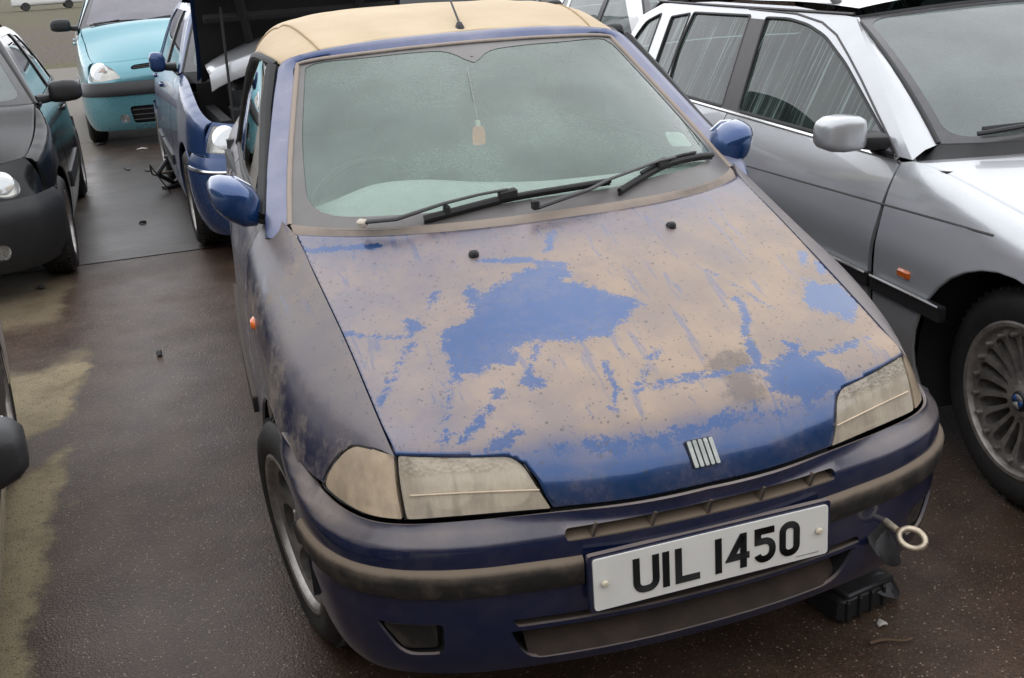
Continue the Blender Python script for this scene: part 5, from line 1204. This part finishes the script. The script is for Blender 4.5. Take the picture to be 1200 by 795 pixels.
def blue_white(parent, hw):
    for k in range(4):
        m = MB(); t = np.linspace(0, PI/2, 7)+k*PI/2; P = [(0, 0)]+[(.022*math.cos(a), .022*math.sin(a)) for a in t]; m.prism(P, .0015, ((hw-.0045, 0, 0), (0, 1, 0), (0, 0, 1), (1, 0, 0))); m.build('centre_badge', M['badge_blue'] if k % 2 else M['badge_white'], parent, 0)
M['badge_blue'] = plain('badge_blue', (.015, .06, .20), .4); M['badge_white'] = plain('badge_white', (.30,.29,.27), .5)
bmw, K = make_car('estate_car', 'silver estate car with alloy wheels and roof rails beside the blue convertible', 'car', (1.945,-.378,-.0869), c, 'silver', 'streak_glass', 'dim_screen', ('slots', 'alloy_dark'), 'trim_clean', step=.04, fine=True, mirror_m='silver', emblem=blue_white)
for s in (1, -1):
    fn = K['S'][s]
    m = MB(); m.panel(lambda q: fn(q)+np.array((s*.003,0,0)), [(1.50,.921),(1.70,.921),(1.665,1.0)], (), .03, .010, 0, (0,2.4,.5)); m.build('mirror_sail', M['sail_grey'], bmw)
    m = MB(); m.tube(fn(np.array([(1.452,.90),(1.505,.932),(1.60,.978),(1.69,1.022),(1.88,1.116),(2.03,1.185),(2.174,1.247),(2.32,1.285),(2.55,1.308),(3.0,1.314)]))+np.array((s*.0005,0,0)), .0045, 6); m.build('door_gap', M['pillar_black'], bmw)
    # lower rubbing strips with a bright edge, waist crease, roof rail
    for a, b in ((1.06,1.435),(1.455,2.74),(2.76,3.26)):
        m = MB(); m.panel(lambda q: fn(q)+np.array((s*.012,0,0)), rpoly([(a,.500),(b,.500),(b,.548),(a,.548)],.006), (), .06, .02, 0, (0,2.4,.5)); sp = m.build('rubbing_strip', M['trim_clean'], bmw)
        m = MB(); m.tube(fn(np.array([(y,.546) for y in np.linspace(a+.005,b-.005,12)]))+np.array((s*.015,0,.002)), .005, 6); m.build('bright_edge', M['chrome'], sp)
    m = MB(); m.tube(fn(np.array([(.92+(2.72-.92)*t, .795-.075*min(1,t*1.0)) for t in np.linspace(0,1,30)]))+np.array((-s*.0020,0,0)), .0042, 6, 0, True); m.build('waist_crease', M['pillar_black'], bmw)
    rl = [fn([(y, 1.345)])[0]+np.array((-s*.015,0,h)) for y,h in ((2.30,.0),(2.36,.035),(2.50,.055),(3.2,.062),(3.95,.055),(4.10,.03),(4.16,.0))]
    m = MB(); m.tube(cr(rl, 40), .017, 8, 0, True, (1.2,.8)); m.build('roof_rail', M['trim_clean'], bmw)
    m = MB(); rl = [fn([(y, 1.318)])[0]+np.array((s*.002,0,.003)) for y in np.linspace(2.12,4.2,24)]; m.tube(np.array(rl), .006, 6); m.build('roof_gutter', M['pillar_black'], bmw)

# ---- dark hatchback at the left with a round lamp and grey plastic bumper
c = base_spec(L=3.75, W=1.64, H=1.44, nose=.72, cowl=(1.02,.95), belt=.93, ws_top=1.62, wheelbase=2.43, front=.72, rt=.285, roof_end=2.62)
c.update(five=False, doors=(1.22,2.35,2.4), mirror=(1.30,.985), mirror_w=1.2, zb=.56, bstrip=False, rr=.185, nose_y=.14, plate=False, strip_z=(.40,.50))
c['wins'] = [rpoly([(1.32,.945),(2.28,.945),(2.30,1.315),(1.78,1.315)],[.02,.02,.02,.05]), rpoly([(2.38,.95),(3.20,.95),(2.68,1.29),(2.40,1.30)],.04)]
c['pillar_lean'] = .02; c['upper'] = [(1.12,.93),(1.64,1.365),(2.62,1.355),(2.78,1.32),(3.53,.93)]
M['grey_trim'] = plain('grey_bumper_plastic', (.020, .021, .022), .5, bump=.2)
hatch, K1 = make_car('hatchback_car', 'black hatchback with round headlight and grey plastic bumper on the left', 'car', (-2.322,4.17,.029), c, 'black_paint', 'side_glass', 'dim_screen', ('cover', 'alloy'), 'grey_trim', 'grey_trim', lamps=[ellipse((.56, .085), .088, .075, 28)], grille=False, step=.055)

# ---- teal people carrier behind
c = base_spec(L=4.27, W=1.75, H=1.66, nose=.84, cowl=(.98,1.16), belt=1.10, ws_top=1.75, wheelbase=2.76, front=.87, rt=.305, roof_end=3.7)
c.update(doors=(1.25,2.25,3.2), mirror=(1.30,1.20), mirror_w=1.3, zb=.66, bstrip_z=(.53,.66), rr=.19, nose_y=.12, strip_z=(.48,.58), crown=.10, plate=False, inl=rpoly([(-.42,.24),(.42,.24),(.44,.42),(-.44,.42)],.04), gr=lambda U, V: rpoly([(U*.03,V*.55),(U*.42,V*.50),(U*.45,V*.62),(U*.42,V*.74),(U*.03,V*.80)],.02))
teal, K2 = make_car('people_carrier', 'turquoise people carrier with black bumper strip at the end of the lane', 'car', (-.808,9.71,.0666), c, 'teal', 'side_glass', 'lilac_screen', ('five', 'alloy'), 'trim_clean', lamps=lambda U, V: [rpoly([(U*.52,V*.16),(U*.76,V*.04),(U*.95,V*.08),(U*.99,V*.55),(U*.985,V*.97),(U*.86,V*.975),(U*.66,V*.66)],[.04,.06,.05,.06,.03,.05,.10])], step=.06, lamp_tint='amber')

# ---- blue saloon with its bonnet up
c = base_spec(L=4.3, W=1.72, H=1.50, nose=.80, cowl=(1.32,1.02), belt=1.0, ws_top=2.05, wheelbase=2.62, front=.85, rt=.30, roof_end=3.6, bin_=.10)
c.update(doors=(1.55,2.55,3.45), mirror_w=.55, mirror=(1.70,1.075), zb=.63, bstrip=False, chrome_line=.56, rr=.20, nose_y=.12, strip_z=(.40,.47), plate=False, fogs=False)
blue, K3 = make_car('saloon_car', 'dark blue car with its bonnet propped open behind the convertible', 'car', (.05,4.32,.055), c, 'dark_blue', 'side_glass', 'dim_screen', ('five', 'alloy'), 'grey_trim', hood=False, mirror_m='dark_blue', step=.055, lamps=lambda U, V: [rpoly([(U*.66,V*.10),(U*.96,V*.12),(U*.985,V*.90),(U*.68,V*.90)],.02)])
HS = K3['HS']; HS.G[:, :, 0] *= .90; a = R(68); hy, hz = 1.24, 1.0
def tilt(P):
    P = np.asarray(P, float); y, z = P[..., 1]-hy, P[..., 2]-hz; return np.stack([P[..., 0], hy+y*math.cos(a)+z*math.sin(a), hz-y*math.sin(a)+z*math.cos(a)], -1)
m = MB(); m.grid(tilt(HS.G)); ob = m.build('open_bonnet', M['dark_blue'], blue, 60)
G = HS.G.copy(); G[:, :, 2] -= .03; G[:, :, 0] *= .965; m = MB(); m.grid(tilt(G)); m.build('bonnet_lining', M['liner'], ob, 60)
for p, q in (((-.55,.45,.76),(.55,.45,.76)), ((-.45,.30,.72),(-.30,1.15,.95)), ((.45,.30,.72),(.30,1.15,.95)), ((-.60,.80,.86),(.60,.80,.86))):
    m = MB(); m.tube(tilt(np.array((p, q))), .028, 6); m.build('bonnet_rib', M['liner'], ob)
m = MB(); m.panel(lambda q: tilt(np.stack([q[:, 0], q[:, 1], np.full(len(q), .80)], 1)), rpoly([(-.52,.56),(-.30,.56),(-.30,.64),(-.52,.64)],.02), (), .05, .004); m.build('bonnet_opening', M['dark_blue'], ob)
m = MB(); m.tube([(-.56,.50,.74),(-.50,.86,1.42)], .008, 6); m.build('bonnet_prop', M['liner'], blue)
m = MB(); m.box((0,.72,.50), (1.30,1.0,.10)); m.box((0,1.20,.78), (1.36,.04,.36)); m.box((-.62,.74,.70), (.06,.9,.24)); m.box((.62,.74,.70), (.06,.9,.24)); m.box((0,.22,.68), (1.2,.10,.06), None, 0, .02); m.build('engine_bay', M['liner'], blue)
m = MB(); m.box((.05,.66,.66), (.62,.42,.22), None, 0, .03); m.box((.05,.62,.78), (.50,.26,.05), None, 0, .02); m.build('engine', M['trim_clean'], blue)
m = MB(); m.box((-.40,.85,.72), (.26,.20,.22), None, 0, .01); m.build('battery', M['trim_clean'], blue)
for k in range(7):
    x0, y0 = -.5+.13*k, .40+.06*(k % 3); m = MB(); m.tube(cr([(x0,y0,.70),(x0+.08,y0+.15,.80+.02*(k % 2)),(x0+.16,y0+.35,.74),(x0+.1,y0+.6,.80)], 14), .016+.006*(k % 3), 7); m.build('engine_hose', M['rubber'] if k % 3 else M['trim_clean'], blue)
m = MB(); m.blob([((-.15,.30,.735), (.25,0,0), (0,.05,.0)), ((-.15,.30,.76), (.27,0,0), (0,.05,0)), ((-.15,.31,.785), (.22,0,0), (0,.04,0))], 14); m.build('slam_panel_cover', M['dark_blue'], blue)
m = MB(); m.box((-.10,.98,.88), (.80,.34,.16), None, 0, .03); m.build('air_box', M['trim_clean'], blue)
# pale panel lying across the engine bay
pan = thing('car_panel', 'pale silver car panel lying across the open engine bay of the dark blue car', 'car panel', (-.01,5.25,1.02), .05)
PG = loft([[(-.62,-.16,.02),(-.52,-.20,.07),(-.2,-.22,.15),(.2,-.22,.19),(.62,-.20,.20)], [(-.62,.0,.05),(-.52,.0,.10),(-.2,0,.19),(.2,0,.235),(.62,0,.24)], [(-.60,.26,.05),(-.5,.27,.10),(-.2,.28,.20),(.2,.28,.25),(.62,.28,.26)]], 24, 12)
m = MB(); m.grid(PG); o = m.build('panel_skin', M['silver'], pan, 60); q = o.modifiers.new('skin', 'SOLIDIFY'); q.thickness = .008
e = PG[0]; m = MB(); m.grid(np.stack([e, e+(0,-.015,-.02), e+(0,-.01,-.10), e+(0,.03,-.11)])); m.build('panel_flange', M['silver'], pan, 50)

# ---- pale silver car whose mirror and rear wheel show at the left edge
c = base_spec(L=3.95, W=1.58, H=1.45, nose=.70, cowl=(1.15,.98), belt=.95, ws_top=1.8, wheelbase=2.5, front=.75, rt=.29, roof_end=3.3)
c.update(track=.665, mirror=(1.22,.885), mirror_w=1.28, mirror_h=.9, doors=(1.36,2.4,3.2), rr=.19)
lefty, _ = make_car('family_car', 'pale silver car at the left edge, its black mirror and rear wheel in view', 'car', (-2.05,-1.193,.0872), c, 'beige_silver', 'side_glass', 'dim_screen', ('five', 'alloy_dark'), 'trim_clean', step=.07)

# ---- cars farther back in the rows
c = base_spec(L=4.3, W=1.72, H=1.43, nose=.70, cowl=(1.25,.97), belt=.93, ws_top=2.0, wheelbase=2.6, front=.83, rt=.30, roof_end=3.7)
c.update(rr=.19)
make_car('saloon_car', 'white car with bright window frames behind the silver estate', 'car', (3.42,4.75,-.06), c, 'white', 'dim_screen', 'dim_screen', ('five', 'alloy'), 'trim_clean', step=.08, tail=True)
c = base_spec(L=4.1, W=1.70, H=1.62, nose=.88, cowl=(1.2,1.13), belt=1.08, ws_top=1.85, wheelbase=2.55, front=.8, rt=.30, roof_end=3.4)
c.update(rr=.19)
make_car('hatchback_car', 'tall black car seen just over the cloth roof of the blue convertible', 'car', (1.72,6.5,-.05), c, 'dark_paint', 'dark_glass', 'dark_glass', ('five', 'alloy'), 'trim_clean', step=.08)

# ---------------------------------------------------------------- ground
def sheet(name, x0, x1, y0, y1, z, mat, nx=2, ny=2, jag=0.):
    m = MB(); X, Y = np.meshgrid(np.linspace(x0, x1, nx), np.linspace(y0, y1, ny)); m.grid(np.stack([X, Y, np.full_like(X, z)], -1)); o = m.build(name, mat, None, 0); o['kind'] = 'structure'; return o
def tarmac_mat():
    t = NT('wet_brown_tarmac'); P = t.obj(); xyz = t.sep(P)
    big, mid, fine = t.noise(.9, 5, .6), t.noise(5, 5, .6), t.noise(260, 4, .65)
    v = t.voro(150); v2 = t.voro(60, t.n('Mapping', Vector=P, Location=(3, 7, 0)).outputs[0])
    chip = t.sep(v.outputs['Color']); chip2 = t.sep(v2.outputs['Color'])
    base = t.mix(t.step(mid, .3, .7), (.040, .024, .016), (.072, .046, .031))
    stone = t.n('ValToRGB', Fac=chip[0]); cr_ = stone.color_ramp
    for p_, c_ in ((.0, (.018, .013, .010)), (.35, (.045, .032, .025)), (.6, (.085, .058, .044)), (.8, (.125, .068, .045)), (.92, (.11, .10, .09)), (.97, (.34, .26, .19))):
        e = cr_.elements.new(p_); e.color = (*c_, 1)
    cr_.elements.remove(cr_.elements[0]); cr_.elements.remove(cr_.elements[-1])
    inn = t.step(v.outputs[0], .25, .45, 1., 0.)
    c = t.mix(t.math('MULTIPLY', inn, .9), base, stone.outputs[0])
    pale = t.math('MULTIPLY', t.step(v2.outputs[0], .10, .2, 1., 0.), t.step(chip2[1], .80, .84))
    c = t.mix(t.math('MULTIPLY', pale, .5), c, t.mix(chip2[2], (.16, .08, .05), (.34, .27, .19)))
    # dry sandy edge along the left, broken by a wet run
    jag = t.math('MULTIPLY', t.math('SUBTRACT', t.noise(3.2, 6, .65), .5), .42)
    xx = t.math('ADD', xyz[0], jag)
    sand = t.step(xx, -1.47, -1.40, 1., 0.)
    run = t.math('ABSOLUTE', t.math('SUBTRACT', t.math('ADD', xyz[1], t.math('MULTIPLY', jag, 1.2)), t.math('ADD', t.math('MULTIPLY', t.math('ADD', xyz[0], 1.5), 1.1), 2.28)))
    sand = t.math('MULTIPLY', sand, t.step(run, .10, .22)); sand = t.math('MULTIPLY', sand, t.step(t.math('ADD', xyz[1], t.math('MULTIPLY', jag, 2.)), 3.05, 3.3, 1., 0.))
    sand2 = t.math('MULTIPLY', t.step(t.math('ADD', xyz[0], t.math('MULTIPLY', jag, .6)), -1.62, -1.54, 1., 0.), t.step(t.math('ADD', xyz[1], jag), 3.7, 4.0)); sand = t.math('MAXIMUM', sand, t.math('MULTIPLY', sand2, .5))
    sc = t.mix(t.step(fine, .3, .7), (.17, .140, .084), (.40, .335, .215)); sc = t.mix(t.math('MULTIPLY', t.step(mid, .42, .75), .7), sc, (.10, .08, .05)); sc = t.mix(t.math('MULTIPLY', inn, t.step(chip[1], .5, .9, 0., .75)), sc, stone.outputs[0]); sc = t.mix(t.step(t.noise(34, 5, .7), .56, .68, 0., .6), sc, (.07, .056, .036))
    c = t.mix(t.math('MULTIPLY', sand, .9), c, sc)
    wetn = t.step(t.math('ADD', big, t.math('MULTIPLY', t.math('SUBTRACT', fine, .5), .2)), .35, .65)
    rg = t.mixf(wetn, .48, .33); rg = t.mixf(sand, rg, .75)
    h = t.math('ADD', t.math('MULTIPLY', t.math('SUBTRACT', 1., v.outputs[0]), .8), t.math('MULTIPLY', fine, .5))
    return t.done(t.pbr(base=c, rough=rg, spec=t.mixf(sand, .22, .12), normal=t.bump(h, t.mixf(wetn, .6, .5), .0022)))
def concrete_mat():
    t = NT('wet_brushed_concrete'); P = t.obj(); xyz = t.sep(P)
    big, mid, fine = t.noise(.7, 5, .6), t.noise(4, 5, .6), t.noise(70, 3, .6)
    w = t.n('TexWave', p_bands_direction='Y', Vector=P, Scale=5.2, Distortion=2.5, Detail=2.).outputs[1]
    c = t.mix(t.step(mid, .3, .7), (.036, .027, .022), (.066, .052, .043))
    c = t.mix(t.step(big, .5, .72), c, (.055, .035, .026))
    sand = t.step(t.math('ADD', xyz[0], t.math('MULTIPLY', t.math('SUBTRACT', t.noise(2.2, 5, .6), .5), .5)), -1.72, -1.58, 1., 0.)
    c = t.mix(t.math('MULTIPLY', sand, .6), c, t.mix(t.step(fine, .3, .7), (.085, .070, .045), (.14, .115, .078)))
    h = t.math('ADD', t.math('MULTIPLY', w, .8), t.math('MULTIPLY', fine, .35))
    return t.done(t.pbr(base=c, rough=t.mixf(sand, t.mixf(t.step(big, .3, .7), .46, .36), .6), spec=.3, normal=t.bump(h, .22, .005)))
def yard_mat():
    t = NT('gravel_and_grass_yard'); P = t.obj(); xyz = t.sep(P)
    n, f, b = t.noise(.35, 6, .65), t.noise(9, 5, .7), t.noise(1.6, 5, .6)
    c = t.mix(t.step(f, .35, .65), (.045, .034, .025), (.115, .088, .066))
    far = t.step(xyz[1], 38, 60)
    g = t.math('MULTIPLY', t.step(t.math('ADD', n, t.math('MULTIPLY', far, .22)), .52, .66), t.step(b, .3, .6))
    edge = t.math('MULTIPLY', t.step(t.math('ABSOLUTE', t.math('SUBTRACT', t.math('ADD', xyz[1], t.math('MULTIPLY', b, 2.)), 24.2)), .7, 1.8, 1., 0.), t.step(b, .25, .5))
    g = t.math('MAXIMUM', g, edge)
    c = t.mix(t.math('MULTIPLY', g, .85), c, t.mix(t.step(f, .3, .7), (.050, .050, .016), (.10, .092, .030)))
    return t.done(t.pbr(base=c, rough=.85, spec=.3, normal=t.bump(f, .8, .05)))
sheet('ground', -400, 400, -60, 900, -.012, yard_mat())
sheet('tarmac', -9, 12, -7, 4.98, 0, tarmac_mat(), 3, 3)
M['concrete'] = concrete_mat()
for k, (y0, y1) in enumerate(((5.0, 10.48), (10.5, 16.48), (16.5, 22.5))): sheet('concrete_slab', -9, 12, y0, y1, .001, M['concrete'])
t = NT('standing_water'); sheet('puddle', -13.5, -8.0, 53, 57, -.004, t.done(t.pbr(base=(.10, .09, .075), rough=.06)))

# unseen bank added behind the camera to block low sky and darken reflections
G = []
for x in np.linspace(-26, 26, 40):
    k = RNG.random(5)*.5; w_ = abs(x)/26; yb = -5.4+2.2*w_**2
    G.append([(x, yb+.3*k[0], -.01), (x, yb-.9+.3*k[1], 1.5+k[1]), (x, yb-1.9, 3.0+k[2]), (x, yb-3.4, 3.9+k[3]*1.6), (x, yb-6, 4.0+k[4]), (x, yb-16, -.01)])
m = MB(); m.grid(np.array(G)); o = m.build('added_bank', yard_mat(), None, 0); o['kind'] = 'structure'
# ---- loose things on the ground
blk = thing('plastic_box', 'broken black plastic box lying under the front corner of the blue convertible', 'plastic box', (.535,.285,0), .22)
m = MB(); m.box((0,0,.036), (.17,.12,.072), (0,.05,0), 0, .012); m.build('box_shell', M['trim_clean'], blk)
m = MB(); m.box((.012,0,.080), (.19,.13,.016), (.10,.14,.1), 0, .005); m.build('lid', M['trim_clean'], blk)
for k in range(4):
    m = MB(); m.box((-.063+.042*k,-.062,.036), (.010,.012,.06), None, 0, .003); m.build('rib', M['trim_clean'], blk)
m = MB(); m.blob([((.07,-.05,.06), (.03,0,0), (0,.02,.02)), ((.10,-.06,.045), (.02,.01,0), (0,.02,.02)), ((.12,-.05,.02), (.012,0,0), (0,.012,.012))], 9); m.build('torn_flap', M['trim_clean'], blk)
jk = thing('scissor_jack', 'black scissor jack with crank rod standing beside the dark blue car', 'jack', (-.93,7.25,0), .5)
m = MB(); m.box((0,0,.015), (.20,.09,.03), None, 0, .006); m.build('base', M['trim_clean'], jk)
for p, q in (((.0,0,.03),(-.14,0,.13)),((0,0,.03),(.14,0,.13)),((-.14,0,.13),(-.02,0,.24)),((.14,0,.13),(.02,0,.24))):
    m = MB(); m.tube([p,q], .018, 6); m.build('arm', M['trim_clean'], jk)
m = MB(); m.box((0,0,.25), (.09,.06,.03), None, 0, .005); m.build('saddle', M['trim_clean'], jk)
m = MB(); m.tube([(-.17,0,.13),(.17,0,.13)], .010, 8); m.build('screw', M['dull_metal'], jk)
m = MB(); m.tube([(-.17,0,.13),(-.20,-.03,.15),(-.21,-.04,.22),(-.17,-.22,.01)], .006, 6); m.build('crank_rod', M['trim_clean'], jk)
M['scrap'] = plain('dark_scrap', (.018,.015,.013), .5); M['chip'] = plain('pale_scrap', (.5,.47,.42), .6); M['twig'] = plain('brown_twig', (.10,.06,.03), .8)
BITS = [(-1.72,4.55,'small dark scrap of plastic on the wet tarmac near the black hatchback'), (-1.70,6.05,'small black scrap on the sandy edge beside the front wheel of the black hatchback'), (-1.18,5.97,'tiny black pebble-like scrap alone on the ribbed concrete of the lane'),
 (-1.32,8.38,'crumpled black scrap on the concrete before the turquoise people carrier, left of two'), (-1.14,8.19,'crumpled black scrap on the concrete before the turquoise people carrier, right of two'), (-1.62,10.2,'dark scrap beside the front wheel of the turquoise people carrier'), (-1.10,3.08,'short dark scrap lying in the middle of the wet tarmac lane')]
for x, y, lab in BITS:
    s = .022 if y < 6.5 else .04; m = MB(); r = random.Random(int(x*100+y*77))
    m.blob([((-s*1.2,0,.004), (0,s*.3,0), (0,0,.004)), ((-s*.4,s*.3*r.random(),.012), (0,s*.6,0), (0,0,.010)), ((s*.5,-s*.2,.010), (0,s*.5*r.uniform(.6,1.2),0), (0,0,.012)), ((s*1.3,s*.2,.005), (0,s*.25,0), (0,0,.005))], 9)
    o = tag(m.build('scrap', M['scrap'], None, 20), lab, 'scrap', 'scraps lying on the ground'); o.location = (x, y, .003); o.rotation_euler = (0, 0, r.random()*3)
m = MB(); m.tube(cr([(-.05,0,.006),(-.01,.006,.008),(.03,-.002,.006),(.055,.006,.006)],10), [.004]*5+[.003]*5, 6); o = tag(m.build('twig', M['twig'], None), 'thin brown twig on the tarmac in front of the black plastic box', 'twig'); o.location = (.535,.108,.002); o.rotation_euler = (0,0,-.25)
m = MB(); m.blob([((-.010,0,.003), (0,.006,0), (0,0,.003)), ((0,.003,.008), (0,.010,0), (0,0,.006)), ((.012,-.002,.004), (0,.005,0), (0,0,.003))], 8); o = tag(m.build('chip', M['chip'], None, 20), 'small whitish chip on the tarmac beside the black plastic box', 'chip'); o.location = (.56,.175,.002)
m = MB(); m.blob([((-.05,0,.003), (0,.012,0), (0,0,.003)), ((0,.01,.010), (0,.028,0), (0,0,.008)), ((.05,-.004,.004), (0,.012,0), (0,0,.003))], 8); o = tag(m.build('litter', M['chip'], None, 20), 'flattened pale scrap of litter on the concrete near the scissor jack', 'litter'); o.location = (-1.20,9.55,.004)

# ---- far end of the yard: parked vans and bushes
def van(x, y, rz, lab, mat, L=5.2, Hh=2.2):
    r = thing('parked_van', lab, 'van', (x, y, 0), rz, 'vehicles parked at the far end of the yard'); w = .95
    m = MB(); m.blob([((-L/2,0,.95), (0,w*.92,0), (0,0,.58)), ((-L/2+.08,0,1.0), (0,w,0), (0,0,.65)), ((-L/2+1.0,0,1.05), (0,w,0), (0,0,.72)), ((-L/2+1.7,0,(Hh+.35)/2), (0,w,0), (0,0,(Hh-.35)/2)), ((L/2-.1,0,(Hh+.35)/2), (0,w,0), (0,0,(Hh-.35)/2)), ((L/2,0,(Hh+.35)/2), (0,w*.94,0), (0,0,(Hh-.45)/2))], 24, 0, 7); m.build('body', M[mat], r, 50)
    for s in (-1, 1):
        m = MB(); m.prism(rpoly([(-L/2+1.25,1.25),(-L/2+2.3,1.25),(-L/2+2.3,1.8),(-L/2+1.75,1.8)],.06), .012*s, ((0,s*w,0), (1,0,0), (0,0,1), (0,1,0))); m.build('window', M['side_glass_far'], r)
        m = MB(); m.prism(rpoly([(L/2-2.4,1.25),(L/2-.4,1.25),(L/2-.4,1.8),(L/2-2.4,1.8)],.06), .012*s, ((0,s*w,0), (1,0,0), (0,0,1), (0,1,0))); m.build('window', M['side_glass_far'], r)
        for xx in (-L/2+.95, L/2-1.1):
            m = MB(); m.lathe([(.001,.02),(.20,.02),(.30,.03),(.33,.0),(.33,-.18),(.001,-.18)], 20, 0, (0,0,0), 'y'); q = m.build('wheel', M['tyre'], r); q.location = (xx, s*(w-.03), .33); q.rotation_euler = (0, 0, 0 if s > 0 else PI)
    m = MB(); m.prism(rpoly([(-.75,1.25),(.75,1.25),(.72,1.8),(-.72,1.8)],.08), .012, ((L/2,0,0), (0,1,0), (0,0,1), (1,0,0))); m.build('rear_window', M['side_glass_far'], r)
M['side_glass_far'] = plain('dark_window_glass', (.02,.022,.024), .06)
M['red_paint'] = paint('faded_red_paint', (.20,.03,.025), 0., .4, .1)
van(-8.6, 92, .15, 'white van with a row of dark windows at the far left end of the yard', 'white')
van(-15.5, 96, -.3, 'white van standing partly outside the far left edge of the yard', 'white')
van(-3.0, 100, 1.2, 'pale van seen from its end beyond the gravel, beside the dark bushes', 'silver', 4.4, 1.9)
leaf = NT('dark_hedge_leaves'); nn = leaf.noise(2.2, 3, .6); LEAF = leaf.done(leaf.pbr(base=leaf.mix(leaf.step(nn, .3, .7), (.022,.032,.016), (.07,.075,.035)), rough=.7))
M['bark'] = plain('bark', (.06,.045,.035), .9)
def bush(x, y, r, h, lab, seed):
    g = np.random.default_rng(seed); b = thing('bush', lab, 'bush', (x, y, 0), 0, 'dark bushes beyond the yard'); n = 2200; V = []; F = []
    cl = g.normal(size=(26, 3)); cl = cl/np.linalg.norm(cl, axis=1)[:, None]*g.random((26, 1))**.4*np.array((r, r, h*.5))*.8+np.array((0, 0, h*.55))
    P = cl[g.integers(0, 26, n)]+g.normal(size=(n, 3))*np.array((r*.20, r*.20, h*.11)); P[:, 2] = np.abs(P[:, 2])
    A = g.normal(size=(n, 3)); A /= np.linalg.norm(A, axis=1)[:, None]; B2 = np.cross(A, g.normal(size=(n, 3))); B2 /= np.linalg.norm(B2, axis=1)[:, None]; s = g.uniform(.09, .2, (n, 1))
    V = np.stack([P-A*s, P+B2*s*.5, P+A*s, P-B2*s*.5], 1).reshape(-1, 3); F = [(4*i, 4*i+1, 4*i+2, 4*i+3) for i in range(n)]
    m = MB(); m.add(V, F); m.build('crown', LEAF, b, 0)
    m = MB(); m.tube([(0,0,0),(.05,.02,h*.3),(0,.05,h*.6)], [.12,.09,.05], 7)
    for k in range(4): m.tube([(0,0,h*.2),(r*.5*math.cos(k*1.6),r*.5*math.sin(k*1.6),h*.6)], [.06,.03], 5)
    m.build('trunk', M['bark'], b)
for k, (x, y, r, h) in enumerate(((-2.5,112,3.4,4.2),(2.4,114,3.6,5.),(7.5,112,3.2,4.4),(12.6,116,3.8,5.4),(-19,118,3.6,5.))):
    bush(x, y, r, h, ['rounded dark bush beyond the pale van','taller dark bush between two others beyond the yard','low dark bush right of the taller bush beyond the yard','broad dark bush hidden behind the turquoise people carrier','dark bush behind the white vans at the far left'][k], k)
